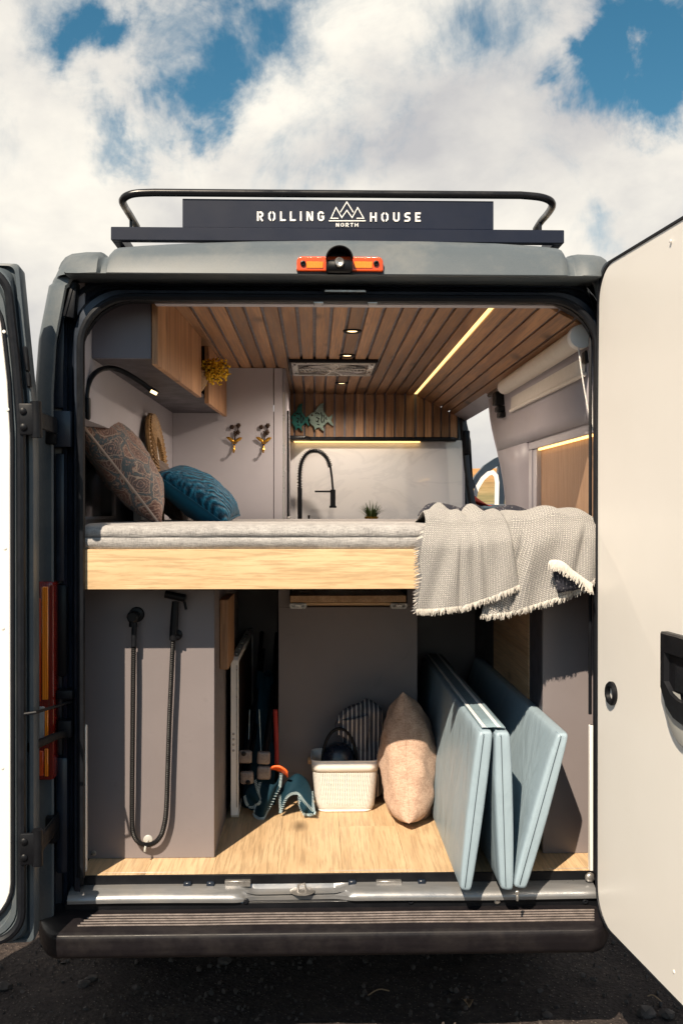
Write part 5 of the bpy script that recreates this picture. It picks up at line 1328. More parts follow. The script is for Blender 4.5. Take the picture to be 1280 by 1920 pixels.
# ================================================================== throw
def build_blanket():
    t = thing('throw_blanket', 'cream and grey woven throw with fringes draped over the bed edge', 'blanket', (.55, YB, ZM))
    hem_x = [(0, 779), (.12, 815), (.25, 868), (.38, 925), (.47, 966), (.515, 970), (.56, 935), (.60, 902), (.64, 912), (.74, 985), (.86, 1055), (.95, 1098), (1, 1117)]
    hem_y = [(0, 1147), (.12, 1147), (.25, 1141), (.38, 1122), (.47, 1104), (.515, 1102), (.56, 1128), (.60, 1152), (.64, 1158), (.70, 1152), (.74, 1143), (.86, 1122), (.95, 1103), (1, 1085)]
    top_x = [(0, 797), (.25, 870), (.47, 945), (.56, 950), (.62, 958), (.8, 1040), (1, 1113)]
    layer = [(0, -.034), (.2, -.040), (.42, -.040), (.515, -.036), (.56, -.024), (.60, -.014), (.66, -.018), (1, -.022)]
    rn = random.Random(2)
    vt = .40
    def lump(u, v):
        s = 0
        for cu, cv, su, sv, am in ((.02, .28, .05, .14, .024), (.10, .20, .06, .16, .052), (.22, .26, .06, .12, .034), (.34, .18, .05, .2, .048), (.47, .24, .08, .16, .036), (.62, .2, .06, .2, .030), (.78, .26, .10, .2, .044), (.93, .3, .08, .2, .030)):
            s += am * math.exp(-((u - cu) / su) ** 2 - ((v - cv) / sv) ** 2)
        return s
    def creases(u, v):
        return (.010 * math.exp(-((u - .20 - .03 * v) / .012) ** 2) * -1 + .009 * math.exp(-((u - .235 - .03 * v) / .022) ** 2) + .012 * math.exp(-((u - .40 + .10 * (1 - v)) / .03) ** 2) + .010 * math.sin(u * 26 + 3 * v) * .5 + .003 * math.sin(u * 47 + v * 7) + .016 * math.exp(-((u - .33 + .05 * (1 - v)) / .016) ** 2) - .012 * math.exp(-((u - .70 + .06 * (1 - v)) / .012) ** 2) + .012 * math.exp(-((u - .735 + .06 * (1 - v)) / .02) ** 2) - .018 * math.exp(-((u - .93 + .10 * (v - .6)) / .018) ** 2))
    def P(u, v):
        hx, hy = interp(u, hem_x), interp(u, hem_y); tx = interp(u, top_x)
        if v < vt:
            k = 1 - v / vt                       # 1 at the far side, 0 at the bed edge
            e = at(tx, 985, YB); y = YB - .012 + .42 * k ** 1.2; x = e.x + .03 * k * math.sin(u * 11) - .0 * k
            z = ZM + .014 + lump(u, v) * 1.0 - .03 * k ** 4 - .012 * max(0, 1 - k * 6)
            return Vector((x, y, z + .004 * math.sin(u * 33 + k * 8)))
        w = (v - vt) / (1 - vt); L_ = interp(u, layer)
        yy = YB - .012 + (L_ - .0) * smst(w * 3.2) - creases(u, v) * smst(w * 2.5) * 1.0
        e = at(tx, 985, YB); h = at(hx, hy, yy)
        f = smst(w) * .55 + w * .45
        x = lerp(e.x, h.x, f) - (.018 * math.sin(math.pi * min(1, w * 1.6)) if u < .06 else 0) * (1 - u / .06)
        z0 = ZM + .002 + lump(u, vt) * 1.0
        z = lerp(z0, h.z, w)
        y = yy - .010 * smst(w * 6) 
        return Vector((x, y, z))
    m = MB(); m.grid(P, 190, 64, uvs=(1.0, .78)); m.done('woven_cloth', 'blanket', t, ang=80, solid=.003)
    # fringe on hem and left edge
    f = MB(); g = MB()
    def strand(mm, p, d, l, w):
        p = Vector(p); d = Vector(d).normalized(); s_ = d.cross(Vector((0, 1, 0))).normalized() * w; prev = None
        for k in range(4):
            tt = k / 3; c = p + d * l * tt + Vector((math.sin(tt * 3 + p.x * 300) * .0022, -.002 * math.sin(tt * 3), 0)); ww = s_ * (1 - .55 * tt)
            off = Vector((0, .0012, 0)); cur = [mm.bm.verts.new(c - ww), mm.bm.verts.new(c - off * 2), mm.bm.verts.new(c + ww), mm.bm.verts.new(c + off)]
            if prev:
                for i in range(4): mm.bm.faces.new((prev[i], prev[(i + 1) % 4], cur[(i + 1) % 4], cur[i]))
            prev = cur
    U_ = [i / 420 for i in range(421)]
    for u in U_:
        if .525 < u < .585: continue
        p = P(u, 1.0); q = P(u, .97); strand(f, p + Vector((0, -.001, .010)), (p - q) + Vector((rn.uniform(-.006, .006), rn.uniform(-.002, .001), -.006)), rn.uniform(.012, .023), rn.uniform(.0012, .0022))
    for i in range(110):
        v = .44 + .56 * i / 110; p = P(0, v); strand(g if rn.random() < .72 else f, p + Vector((.004, -.001, 0)), Vector((-1, rn.uniform(-.2, .1), rn.uniform(-.7, -.1))), rn.uniform(.012, .022), rn.uniform(.0012, .002))
    for i in range(46):
        v = .52 + .46 * i / 46; p = P(1, v); strand(g if rn.random() < .5 else f, p, Vector((1, rn.uniform(-.5, 0), rn.uniform(-.8, .5))), rn.uniform(.012, .024), .0018)
    o = f.done('fringe', 'fringe', t); o['kind'] = 'stuff'; o = g.done('edge_fringe', 'fringe_g', t); o['kind'] = 'stuff'
    # turned up corner showing the dark reverse, with its own fringe
    y = YB - .062
    c4 = [(1031, 1052), (1060, 1058), (1108, 1100), (1045, 1112)]
    C = [at(px, py, y - (.012 if i < 2 else 0)) for i, (px, py) in enumerate(c4)]
    m = MB(); m.grid(lambda u, v: C[0].lerp(C[1], u).lerp(C[3].lerp(C[2], u), v) + Vector((0, -.012 * math.sin(math.pi * u) * (1 - v), 0)), 10, 8); m.done('turned_corner', 'blanketdark', t, solid=.003)
    f = MB()
    line = spline([at(1032, 1053, y - .02), at(1052, 1056, y - .026), at(1074, 1074, y - .022), at(1108, 1098, y - .012)], 12)
    f.tube(line, .006, 7)
    for p in line:
        for _ in range(5): strand(f, p + Vector((rn.uniform(-.004, .004), -.003, rn.uniform(-.002, .004))), Vector((rn.uniform(-.5, .25), -.15, -1)), rn.uniform(.016, .030), .0022)
    o = f.done('fringe', 'fringe', t); o['kind'] = 'stuff'
    # dark reverse rolls along the far side
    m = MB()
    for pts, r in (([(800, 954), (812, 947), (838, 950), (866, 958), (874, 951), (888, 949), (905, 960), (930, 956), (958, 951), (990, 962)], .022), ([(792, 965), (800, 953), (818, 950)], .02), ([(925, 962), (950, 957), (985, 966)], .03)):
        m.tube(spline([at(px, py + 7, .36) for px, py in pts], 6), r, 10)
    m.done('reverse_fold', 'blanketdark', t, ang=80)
build_blanket()

# ================================================================== garage below the bed
ZB = at(400, 1105, YB).z
def build_garage():
    # shower cabinet on the left
    Yc = .20; x1 = at(402, 1400, Yc).x; zb = FLZ + .0005; zt = ZB - .004
    t = thing('shower_cabinet', 'grey cabinet front with the black hand shower mounted on it', 'cabinet', ((XL + x1) / 2, Yc, FLZ))
    xl = at(164, 1400, Yc).x - .05
    MB().box((xl, Yc, zb), (x1, Yc + .018, zt), .0012).done('front_panel', 'taupe', t)
    MB().box((x1 - .018, Yc + .0185, zb), (x1, 1.2, zt), .001).done('end_panel', 'taupe', t)
    p = at(176, 1600, Yc); MB().lathe([(.009, .0), (.009, -.003), (.004, -.004)], (p.x, Yc, p.z), 1, 12).done('screw_cap', 'steel', t)
    # oak drawer front at its end
    q = at(412, 1125, .36); z1 = q.z; z0 = at(412, 1256, .36).z
    MB().box((x1 + .0015, .37, z0), (x1 + .030, .62, z1), .0012).done('cabinet_door', 'door_oak', t)
    # hand shower
    Yh = Yc - .03
    s = thing('hand_shower', 'black hand shower hanging on the grey cabinet in a long hose loop', 'hand shower', at(290, 1400, Yc))
    e = at(257, 1152, Yc); m = MB(); m.lathe([(.024, .0), (.025, -.004), (.022, -.010), (.012, -.012), (.012, -.030)], (e.x, Yc, e.z), 1, 22); m.lathe([(.016, -.025), (.019, -.032), (.019, -.046), (.015, -.050)], (e.x - .006, Yc, e.z - .004), 1, 8)
    m.tube([(e.x - .006, Yc - .036, e.z - .01), (e.x - .008, Yc - .036, e.z - .036)], .0115, 12); m.done('wall_elbow', 'black', s)
    m = MB(); m.tube([at(252, 1172, Yc - .036), at(251, 1212, Yc - .036)], .0085, 12); m.tube([at(252, 1168, Yc - .036), at(252, 1175, Yc - .036)], .0105, 8); m.done('hose_sleeve', 'rubber', s)
    hp = [(251, 1210), (250, 1280), (249, 1380), (248, 1480), (248, 1545), (251, 1565), (258, 1577), (268, 1583), (279, 1584), (290, 1580), (299, 1571), (306, 1556), (312, 1520), (315, 1440), (318, 1350), (322, 1260), (325, 1198)]
    P = spline([at(px, py, Yh - (.004 if 1250 < py < 1540 else 0)) for px, py in hp], 24)
    # corrugated metal hose
    L_ = [0]
    for a, b in zip(P, P[1:]): L_.append(L_[-1] + (b - a).length)
    n = int(L_[-1] / .0030); Q = []; j = 0
    for i in range(n):
        d = L_[-1] * i / (n - 1)
        while j < len(P) - 2 and L_[j + 1] < d: j += 1
        Q.append(P[j].lerp(P[j + 1], (d - L_[j]) / max(1e-6, L_[j + 1] - L_[j])))
    cnt = [0]
    def rib(u): cnt[0] += 1; return 1.0 if cnt[0] % 2 else .80
    MB().tube(Q, .0086, 10, rfn=rib).done('hose', 'hose', s, ang=20)
    m = MB(); m.tube([at(325, 1200, Yh), at(326, 1180, Yh), at(328, 1150, Yh), at(329, 1128, Yh)], .0125, 14, rfn=lambda u: .72 + .35 * math.sin(1.2 + u * 1.4)); m.done('handle', 'black', s)
    a, b = at(311, 1114, Yh), at(348, 1122, Yh - .01); m = MB(); m.tube([a, a.lerp(b, .12), b], .0125, 16, rfn=lambda u: 1.0 if u > .3 else 1.08); m.done('spray_head', 'black', s)
    m = MB(); m.tube([at(344, 1122, Yh + .005), at(347, 1132, Yh + .012), at(349, 1143, Yh + .008)], .0042, 8); m.done('trigger', 'black', s)
    c = at(334, 1190, Yc); m = MB(); m.lathe([(.017, 0), (.017, -.008), (.012, -.011)], (c.x - .002, Yc, c.z), 1, 18); m.tube([(c.x, Yc - .008, c.z), (c.x - .004, Yc - .03, c.z - .008), (c.x + .008, Yc - .04, c.z - .002)], .006, 8); m.done('holder_hook', 'black', s)
    h = thing('hose_hook', 'small pale hook at the cabinet foot holding the hose loop', 'hook', at(278, 1575, Yc)); c = at(278, 1574, Yc)
    MB().lathe([(.015, 0), (.015, -.003), (.012, -.005)], (c.x, Yc, c.z), 1, 20).done('base_disc', 'silvergrey', h)
    MB().tube(spline([(c.x, Yc - .004, c.z - .002), (c.x - .002, Yc - .026, c.z - .006), (c.x - .003, Yc - .042, c.z - .016), (c.x - .003, Yc - .043, c.z - .024)], 5), .0035, 8).done('hook_arm', 'silvergrey', h)
    # centre box with drawer board
    Yx = .90; a, b = at(522, 1105, Yx), at(782, 1490, Yx)
    t = thing('centre_cabinet', 'dark grey centre cabinet with an oak pull-out board at its top', 'cabinet', ((a.x + b.x) / 2, Yx, FLZ))
    hz0, hz1 = at(650, 1136, Yx).z, at(650, 1110, Yx).z; hx0, hx1 = at(543, 1120, Yx).x, at(763, 1120, Yx).x
    MB().box((a.x, Yx, zb), (b.x, Yx + .018, hz0 - .004), .0012).done('front_panel', 'taupe', t)
    MB().box((a.x, Yx, hz0 - .0035), (hx0, Yx + .018, zt)).done('front_panel', 'taupe', t); MB().box((hx1, Yx, hz0 - .0035), (b.x, Yx + .018, zt)).done('front_panel', 'taupe', t)
    MB().box((a.x + .001, Yx + .0185, zb), (a.x + .018, 1.85, zt)).done('end_panel', 'taupe', t); MB().box((b.x - .018, Yx + .0185, zb), (b.x, 1.85, zt)).done('end_panel', 'taupe', t)
    p, q = at(544, 1117, .86), at(761, 1129, .86); MB().box((p.x, .86, q.z), (q.x, 1.4, p.z), .001).done('pull_out_board', 'door_oak_h', t)
    p, q = at(570, 1130, .875), at(735, 1135, .875); MB().box((p.x, .875, q.z), (q.x, .895, p.z), .0005).done('front_rail', 'plank', t)
    for px in (559, 747):
        c = at(px, 1135, .868); m = MB(); w, hh = .034, .0125; prof = [(-w, -hh * .2), (-w + .006, -hh), (w - .006, -hh), (w, -hh * .2), (w - .003, hh * .6), (-w + .003, hh * .6)]
        inn = [(x * .74, z * .55) for x, z in prof]
        rows = [[m.bm.verts.new((c.x + x, y, c.z + z)) for x, z in pr] for pr, y in ((prof, .93), (prof, .862), (inn, .862), (inn, .885))]
        for A, B in zip(rows, rows[1:]):
            for i in range(6): m.bm.faces.new((A[i], A[(i + 1) % 6], B[(i + 1) % 6], B[i]))
        m.bm.faces.new(rows[-1]); bmesh.ops.recalc_face_normals(m.bm, faces=m.bm.faces); rr_ = m.done('drawer_runner', 'steel', t, ang=30)
        MB().box((c.x - .014, .855, c.z - .006), (c.x + .014, .884, c.z + .005), .002).done('runner_slide', 'silver', rr_)
    # right: oak cupboard door and grey wheel arch panel
    Yr_ = .21; xa = at(1017, 1400, Yr_).x
    t = thing('wheel_arch_cabinet', 'dark grey panel box in the lower corner beside the cream door', 'cabinet', (.82, Yr_, FLZ))
    xb = at(1111, 1400, Yr_).x + .05
    MB().box((xa, Yr_, zb), (xb, Yr_ + .018, zt), .0012).done('front_panel', 'taupe', t); MB().box((xa + .001, Yr_ + .0185, zb), (xa + .018, 1.85, zt)).done('end_panel', 'darkboard', t)
    a = at(990, 1200, .42); b = at(1003, 1200, .42); z1 = ZB - .012; z0 = at(990, 1322, .42).z
    t2 = thing('cupboard', 'under bed cupboard with knotty oak door beside the folded mattress', 'cupboard', ((a.x + b.x) / 2, .75, z0))
    MB().box((a.x, .42, z0), (b.x, 1.10, z1), .0012).done('cupboard_door', 'door_oak_h', t2)
    MB().box((b.x + .001, .44, z0 - .002), (xa + .0005, 1.12, z1)).done('carcass', 'darkboard', t2)
    # rear boards of the recesses
    for x0_, x1_, yy, mt in ((440, 520, 1.55, 'taupe'), (785, 890, 1.6, 'taupe')):
        p, q = at(x0_, 1300, yy), at(x1_, 1300, yy); MB().box((p.x - .04, yy, FLZ + .001), (q.x + .0, yy + .016, zt)).done('recess_board', mt, van)
    # folding table on edge
    p = at(433, 1535, .60); q = at(446, 1535, .60); zt2 = at(440, 1232, .60).z
    t = thing('folding_table', 'folded camping table with pale aluminium frame standing on edge', 'folding table', ((p.x + q.x) / 2, 1.0, FLZ))
    lx0, lx1 = p.x, q.x + .002; zb2 = FLZ + .003; r = .012
    m = MB(); prof = [(.60, zb2 + r), (.60 + r, zb2), (1.46 - r, zb2), (1.46, zb2 + r), (1.46, zt2 - r), (1.46 - r, zt2), (.60 + r, zt2), (.60, zt2 - r)]
    inner = [(.622, zb2 + .03), (.63, zb2 + .022), (1.43, zb2 + .022), (1.438, zb2 + .03), (1.438, zt2 - .03), (1.43, zt2 - .022), (.63, zt2 - .022), (.622, zt2 - .03)]
    rows = [[m.bm.verts.new((x, y, z)) for y, z in pr] for pr, x in ((inner, lx0), (prof, lx0), (prof, lx1), (inner, lx1), (inner, lx0))]
    for A, B in zip(rows, rows[1:]):
        for i in range(8): m.bm.faces.new((A[i], A[(i + 1) % 8], B[(i + 1) % 8], B[i]))
    bmesh.ops.remove_doubles(m.bm, verts=m.bm.verts, dist=1e-5); bmesh.ops.recalc_face_normals(m.bm, faces=m.bm.faces)
    m.done('table_frame', 'white', t, ang=25)
    MB().box((lx0 + .004, .6225, zb2 + .0225), (lx1 - .004, 1.4375, zt2 - .0225)).done('table_top', 'bronze', t)
    MB().box((lx1 - .008, .599, zb2 + .04), (lx1 - .0035, .6005, zt2 - .03)).done('frame_groove', 'steel', t)
    for py in (1376, 1386, 1396, 1407): c = at(438, py, .60); MB().lathe([(.0045, .001), (.0045, -.002), (.002, -.0035)], (c.x, .60, c.z), 1, 10).done('rivet', 'steel', t)
    for i in range(6): y = .68 + i * .14; MB().lathe([(.005, 0), (.005, .003), (.002, .005)], ((lx0 + lx1) / 2, y, zt2), 2, 8).done('rivet', 'steel', t)
build_garage()

def build_camp_chair():
    t = thing('camp_chair', 'folded blue camp chair with square plastic feet beside the folding table', 'folding chair', at(490, 1500, .7))
    ya = .60
    for px, py, s, r in ((460, 1420, 25, 0), (494, 1422, 25, .05), (463, 1459, 25, -.03), (494.5, 1450, 26, .03)):
        c = at(px, py, ya); h = s / 2 / F * (ya - CAM.y); m = MB(); m.box((c.x - h, ya, c.z - h), (c.x + h, ya + .02, c.z + h), .009, 3, rot=Matrix.Rotation(r, 3, 'Y')); o = m.done('foot', 'frost', t)
        MB().tube([(c.x, ya + .02, c.z), (c.x + .015, ya + .35, c.z + .14), (c.x + .02, ya + .75, c.z + .36)], .0095, 10).done('leg_tube', 'black', o)
    for px, py in ((457, 1413), (465, 1467)):
        c = at(px, py, ya - .002); MB().lathe([(.008, 0), (.009, -.003), (.004, -.005)], (c.x, ya, c.z), 1, 12).done('foot_plug', 'black', t)
    # blue cloth body bundled behind the feet
    def bundle(u, v):
        an = u * 2 * math.pi; f = v; px = lerp(480, 496, f); py = lerp(1515, 1262, f); c = at(px, py, lerp(.76, 1.06, f)); r = (.070 + .012 * math.sin(an * 3 + f * 9) + .008 * math.sin(an * 7 - f * 5)) * (1 - .55 * f ** 2)
        return c + Vector((math.cos(an) * r * .85, math.sin(an) * r * .7, .012 * math.sin(an * 2)))
    MB().grid(bundle, 36, 30, closeu=True).done('folded_seat', 'campblue', t, ang=80)
    for pts, mt, w in (([(516, 1330), (518, 1380), (519, 1432)], 'redstrap', .016), ([(486, 1330), (488, 1380), (490, 1425)], 'stitch', .003), ([(468, 1330), (466, 1390), (460, 1420)], 'stitch', .002)):
        Pn = spline([at(px, py, .72 if mt == 'redstrap' else .70) for px, py in pts], 6); m = MB()
        m.grid(lambda u, v: Pn[min(len(Pn) - 1, int(v * (len(Pn) - 1)))] + Vector(((u - .5) * w, 0, 0)), 1, len(Pn) - 1); m.done('strap' if mt == 'redstrap' else 'seam', mt, t, solid=.003)
    # orange grip
    m = MB(); pts = spline([at(505, 1452, .63), at(508, 1438, .625), at(522, 1434, .62), at(534, 1440, .615), at(539, 1446, .615)], 6)
    for i, p in enumerate(pts[:-1]):
        q = pts[i + 1]; k = .008 + .006 * i / len(pts); 
    m.grid(lambda u, v: pts[min(len(pts) - 1, int(u * (len(pts) - 1)))] + Vector((0, (v - .5) * .03, 0)) + Vector((0, 0, -.026 * v * (u > .15) * min(1, u * 2))), len(pts) - 1, 4); m.done('grip_loop', 'orange', t, solid=.006)
    # loose flaps of cloth with stitched rims
    def flap(outer, name='cloth_flap'):
        top = spline([at(*p) for p in outer[0]], 8); bot = spline([at(*p) for p in outer[1]], 8); n = len(top) - 1
        def G(u, v):
            i = min(n, int(round(u * n))); p = top[i].lerp(bot[i], v); return p + Vector((0, -.012 * math.sin(math.pi * v) + .008 * math.sin(u * 9 + v * 3), 0))
        o = MB().grid(G, n, 8).done(name, 'campblue', t, solid=.004, ang=80)
        m = MB()
        # stitched rim: little oblique bars
        e = [G(i / n, 1) for i in range(n + 1)]; e0 = [G(0, j / 8) for j in range(9)]; e1 = [G(1, j / 8) for j in range(9)]
        for ed in (e, e0, e1):
            L_ = sum((b - a).length for a, b in zip(ed, ed[1:])); k = int(L_ / .0055)
            for i in range(k):
                f = i / k * (len(ed) - 1.001); a = int(f); p = ed[a].lerp(ed[a + 1], f - a); tg = (ed[a + 1] - ed[a]).normalized(); pr = tg.cross(Vector((0, 1, 0))).normalized()
                m.tube([p + pr * .006 + Vector((0, -.006, 0)), p - pr * .004 + tg * .004 + Vector((0, -.006, 0))], .0013, 4)
        q = m.done('stitching', 'stitch', o); q['kind'] = 'stuff'
    flap(([(487, 1466, .62), (505, 1470, .60), (520, 1466, .62), (528, 1440, .66)], [(476, 1528, .615), (492, 1534, .60), (502, 1520, .60), (524, 1476, .63)]))
    flap(([(478, 1462, .63), (470, 1470, .63), (462, 1482, .62), (458, 1492, .61)], [(488, 1500, .60), (484, 1506, .60), (476, 1512, .61), (466, 1510, .63)]))
    flap(([(524, 1490, .64), (536, 1468, .66), (556, 1450, .68), (574, 1462, .68), (584, 1484, .66)], [(526, 1524, .625), (538, 1494, .62), (556, 1488, .61), (570, 1502, .60), (588, 1520, .60)]))
    flap(([(560, 1492, .625), (568, 1500, .61), (578, 1508, .60), (588, 1520, .605)], [(562, 1510, .61), (570, 1526, .60), (578, 1528, .60), (591, 1522, .605)]))
build_camp_chair()

def build_basket():
    yf = .665; c0 = at(592, 1526, yf - .01); c1 = at(702, 1526, yf - .01); cx = (c0.x + c1.x) / 2; wb = (c1.x - c0.x) / 2; wt = wb * 1.15; d = .088
    zt = at(648, 1440, yf - .035).z + .018; zb = FLZ + .001; cy = yf + d
    t = thing('wire_basket', 'white perforated metal basket standing on the oak floor', 'basket', (cx, cy, zb))
    def rr(w, dd, r, n=7):
        pts = []
        for sx, sy, a0 in ((1, 1, 0), (-1, 1, 90), (-1, -1, 180), (1, -1, 270)):
            for k in range(n): a = R(a0 + 90 * k / (n - 1)); pts.append((sx * (w - r) + r * math.cos(a), sy * (dd - r) + r * math.sin(a)))
        return pts
    H_ = zt - zb
    def wall(z0f, z1f, n, name, mt, thick):
        m = MB(); rows = []; per = None
        for j in range(n + 1):
            f = lerp(z0f, z1f, j / n); k = 1 - max(0, .12 - f) ** 2 * 6
            rows.append([Vector((cx + x, cy + y, zb + H_ * f)) for x, y in rr(lerp(wb, wt, f) * k, lerp(d * .94, d * 1.12, f) * k, .035)])
        vs = [[m.bm.verts.new(p) for p in r] for r in rows]; N = len(rows[0]); ar = [0]
        for i in range(N): ar.append(ar[-1] + (rows[0][(i + 1) % N] - rows[0][i]).length)
        for j in range(n):
            for i in range(N):
                f = m.bm.faces.new((vs[j][i], vs[j][(i + 1) % N], vs[j + 1][(i + 1) % N], vs[j + 1][i]))
                for l, (a, b) in zip(f.loops, ((i, j), (i + 1, j), (i + 1, j + 1), (i, j + 1))): l[m.uv].uv = (ar[a] / ar[-1] * 2.0, lerp(z0f, z1f, b / n))
        return m.done(name, mt, t, ang=60, solid=thick)
    wall(.0, .79, 8, 'perforated_wall', 'perf', .0)
    wall(.785, 1.0, 2, 'rim_band', 'white', .003)
    m = MB(); m.tube([Vector((cx + x, cy + y, zt)) for x, y in rr(wt, d * 1.12, .035)], .0028, 6, closed=True); m.done('rim_wire', 'white', t)
    m = MB(); m.tube([Vector((cx + x, cy + y, zb + .004)) for x, y in rr(wb * .93, d * .88, .035)], .004, 6, closed=True); m.bm.faces.new([m.bm.verts.new((cx + x, cy + y, zb + .006)) for x, y in rr(wb * .93, d * .88, .035)]); m.done('base_plate', 'white', t)
    for s in (-1, 1): MB().lathe([(.013, s * .0), (.015, s * .008), (.013, s * .014), (.006, s * .016)], (cx + s * (wt - .001), cy, zt - .02), 0, 14).done('wooden_knob', 'paleb', t)
    # dome lantern in the basket
    yl = cy - .025; c = at(634, 1440, yl); r = .060; xs = c.x
    l = thing('dome_lantern', 'dark blue dome lantern with a loop handle sitting in the white basket', 'lantern', (xs, yl, zb + .01))
    zz = zt - .012
    prof = [(r * .8, zb + .02 - zz), (r * 1.05, -.03), (r * 1.04, .0), (r * .98, .022), (r * .84, .044), (r * .6, .058), (r * .3, .065), (.0, .067)]
    MB().lathe(prof, (xs, yl, zz), 2, 36).done('shade', 'navygloss', l, ang=60)
    pts = [(xs + r * 1.07 * math.cos(a) * (1.0 if True else 1), yl, zz - .01 + .130 * math.sin(a)) for a in [math.pi * i / 24 for i in range(25)]]
    MB().tube([(p[0] + .004, p[1] - .01, p[2]) for p in pts], .0058, 9).done('loop_handle', 'black', l)
    # striped towel, rolled upright
    yt = cy + .035; a = at(690, 1440, yt); z0 = zb + .03; z1 = at(690, 1315, yt).z
    tw = thing('striped_towel', 'dark towel with thin white stripes rolled upright in the basket', 'towel', (a.x, yt, z0))
    xa, xb = at(641, 1400, yt).x, at(716, 1400, yt).x; cxx = (xa + xb) / 2; hw = (xb - xa) / 2
    def roll(u, v):
        an = u * 2 * math.pi; f = v; top = 1 - max(0, (f - .88) / .12) ** 2.4 * .8
        sq = abs(math.cos(an)) ** .75 * math.copysign(1, math.cos(an)); sn = abs(math.sin(an)) ** .75 * math.copysign(1, math.sin(an))
        wv = .004 * math.sin(f * 11 + an * 2) + .004 * math.sin(an * 4 + f * 5) + .002 * math.sin(f * 31 + an)
        belt = -.010 * math.exp(-((f - .30) / .03) ** 2) - .006 * math.exp(-((f - .62 - .05 * math.sin(an)) / .02) ** 2)
        tl = .010 * math.sin(an * 1.0 + 2) * f
        return Vector((cxx + sq * (hw + wv + belt) * top * (.93 + .09 * f), yt + sn * (.052 + wv + belt) * top, z0 + (z1 - z0) * f + (.010 * math.cos(an) if f > .8 else 0) * (f - .8) * 5 + tl * .3))
    m = MB(); m.grid(roll, 56, 50, closeu=True); m.bm.faces.new([v for v in list(m.bm.verts)[-56:]]); m.done('rolled_cloth', 'stripes', tw, ang=80)
    # the turned over end bulging at the upper left
    zl = at(640, 1330, yt).z
    def flop(u, v):
        an = u * 2 * math.pi; f = v; a0 = Vector((cxx - .010, yt - .042, z1 - .030)); a1 = Vector((xa - .028, yt - .046, zl - .022))
        p = a0.lerp(a1, f); p.z -= .030 * max(0, f - .55) ** 2 * 4
        r = .030 * (1 - .25 * f) * (1 if f < .9 else max(.15, 1 - ((f - .9) / .1) ** 2 * .85)); wv = .003 * math.sin(an * 3 + f * 9)
        return p + Vector((math.cos(an) * r * .3, math.sin(an) * (r + wv) * .75, math.cos(an) * (r + wv)))
    MB().grid(flop, 24, 28, closeu=True).done('loose_end', 'stripes', tw, ang=80)
    def fl2(u, v):
        x = lerp(xa - .012, cxx + .020, u); zA = lerp(zl - .030, z1 - .040, u); zBt = lerp(zl - .085, zl - .150, smst(u)); return Vector((x + .006 * math.sin(v * 6), yt - .058 - .014 * math.sin(math.pi * u) * (1 - .4 * v) + .004 * math.sin(u * 9 + v * 4) + .006 * v, lerp(zA, zBt, v)))
    MB().grid(fl2, 20, 16).done('loose_end', 'stripes', tw, ang=80, solid=.010)
    # tan cushion standing on its corner side against the cabinet
    yb_ = .49; bt = at(768, 1556, yb_); tp = at(757, 1306, yb_ + .17)
    bt.z = max(bt.z, FLZ + .006)
    xdir = tp - bt; ax = axes(xdir, (.13, 1, .0)); hh = .36
    c = (tp + bt) / 2 + Vector((0, 0, .004)) + ax @ Vector((0, .12, 0))
    cushion('cushion', ('tan', 'tan'), c, xdir.length * 1.0, hh, .21, ax, 'tan linen cushion standing on the floor between basket and blue mattress', seed=13, pw=.36, wr=.009, pinch=.05, cord='tan', cordr=.0016)
build_basket()

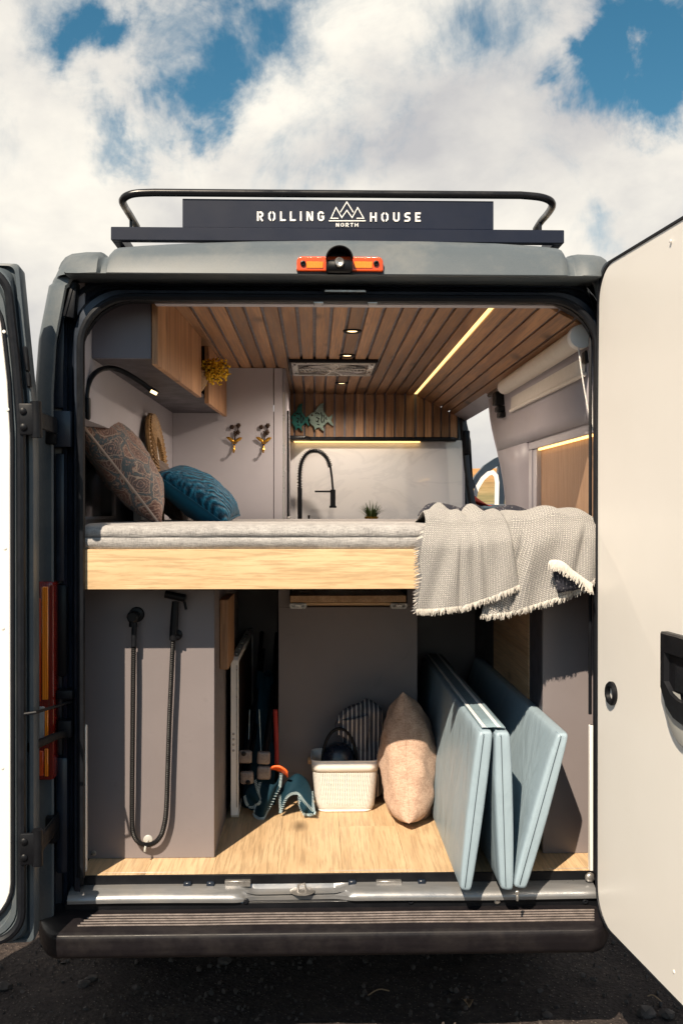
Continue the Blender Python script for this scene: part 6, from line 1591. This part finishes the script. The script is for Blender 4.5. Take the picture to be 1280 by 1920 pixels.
def build_folded_mattress():
    t = thing('folding_mattress', 'pale blue vinyl folding mattress stood on edge over the door sill', 'folding mattress', (.55, .6, FLZ))
    y0, y1 = -.115, 1.42
    def X(px, py): return at(px, py, y0)
    secs = [((896, 1372), (925, 1374), (884, 1672), (862, 1669)), ((927.5, 1376), (957, 1374), (963, 1671), (938, 1668)), ((1043, 1375), (1067, 1379), (988, 1668), (962, 1664))]
    zf = FLZ + .002
    for i, q in enumerate(secs):
        Q = [X(*p) for p in q]
        top = [Q[0], Q[1]]; bot = [Q[3], Q[2]]
        m = MB(); n = 30
        zt_ = (top[0].z + top[1].z) / 2; zb_ = min(bot[0].z, zf)
        prof = []; r = .010
        # outline of the section, rounded, swollen a little
        TL, TR, BL, BR = Vector((top[0].x, zt_)), Vector((top[1].x, zt_)), Vector((bot[0].x, bot[0].z)), Vector((bot[1].x, bot[1].z))
        def side(A, B, k, out, n=14):
            return [A.lerp(B, j / n) + out * k * math.sin(math.pi * j / n) ** .7 for j in range(n + 1)]
        O = Vector((1, 0))
        loopc = side(BL, TL, .006, -O) + side(TL, TR, .004, Vector((0, 1)), 5)[1:] + side(TR, BR, .006, O)[1:] + side(BR, BL, .003, Vector((0, -1)), 5)[1:-1]
        cc = (TL + TR + BL + BR) / 4
        rows = []
        for f, k in ((0, .62), (.002, .86), (.008, .97), (.018, 1.0), (.06, 1.0), (.2, 1.0), (.4, 1.0), (.6, 1.0), (.8, 1.0), (.97, 1.0), (.99, .9), (1.0, .6)):
            y = lerp(y0, y1, f); row = []
            for j, p in enumerate(loopc):
                # shrink towards the section's own mid line at the ends
                mid = (BL.lerp(TL, .5) + BR.lerp(TR, .5)) / 2; tz = max(0.0, min(1.0, (p.y - BL.y) / (TL.y - BL.y))); ml = (BL.lerp(TL, tz) + BR.lerp(TR, tz)) / 2
                x = ml.x + (p.x - ml.x) * k; z = mid.y + (p.y - mid.y) * (1 - (1 - k) * .08)
                wr = .0022 * math.sin(f * 70 + tz * 9 + i) * math.sin(math.pi * tz) if .02 < f < .97 else 0
                row.append(Vector((x + wr, y, z + (FLZ + .004 - BL.y) * smst((y - y0 - .10) / .12) * (1 - tz) * (1 if BL.y < FLZ + .004 else 0))))
            rows.append(row + [row[0]])
        m.strip(rows); 
        for rw in (rows[0], rows[-1]): m.bm.faces.new([m.bm.verts.new(p) for p in rw[:-1]])
        bmesh.ops.remove_doubles(m.bm, verts=m.bm.verts, dist=1e-6); bmesh.ops.recalc_face_normals(m.bm, faces=m.bm.faces)
        o = m.done('mattress_section', 'vinyl', t, ang=65, sub=1)
        # seam stitched down the front end and along the top
        zfa = lambda v: Vector((lerp(BL.x, TL.x, v) * .62 + lerp(BR.x, TR.x, v) * .38, y0 - .0008, lerp(BL.y, TL.y, v)))
        m = MB(); m.tube([zfa(.02 + .96 * k / 20) for k in range(21)], .0012, 4); m.done('front_seam', 'seam', o)
        m = MB(); m.tube([zfa(.985), Vector((TL.x * .8 + TR.x * .2, y0 + .012, zt_ + .002)), Vector((TL.x * .85 + TR.x * .15, y0 + .03, zt_ + .003))], .0025, 5); m.done('piping', 'vinyl', o)
    # zip band across the two tied sections
    A, B = X(896, 1372), X(957, 1374); z = A.z + .0055
    m = MB(); m.grid(lambda u, v: Vector((lerp(A.x + .014, B.x - .012, u), lerp(y0 + .02, y1 - .03, v), z + .0025 - .003 * math.cos(u * 6.28) * .4)), 8, 12); m.done('zip_band', 'zipdark', t, solid=.002)
    for f in (.10, .72):
        x = lerp(A.x + .014, B.x - .012, f); m = MB(); m.box((x - .0052, y0 + .016, z + .0035), (x + .0052, y1 - .03, z + .0055), .0008); m.done('zip_tape', 'zip', t)
    # zip puller hanging at the front corner
    p = X(968, 1672); m = MB(); m.box((p.x - .005, y0 - .010, p.z - .008), (p.x + .005, y0 - .002, p.z + .006), .002); m.box((p.x - .003, y0 - .011, p.z - .024), (p.x + .003, y0 - .007, p.z - .007), .001); m.done('zip_puller', 'silver', t)
build_folded_mattress()
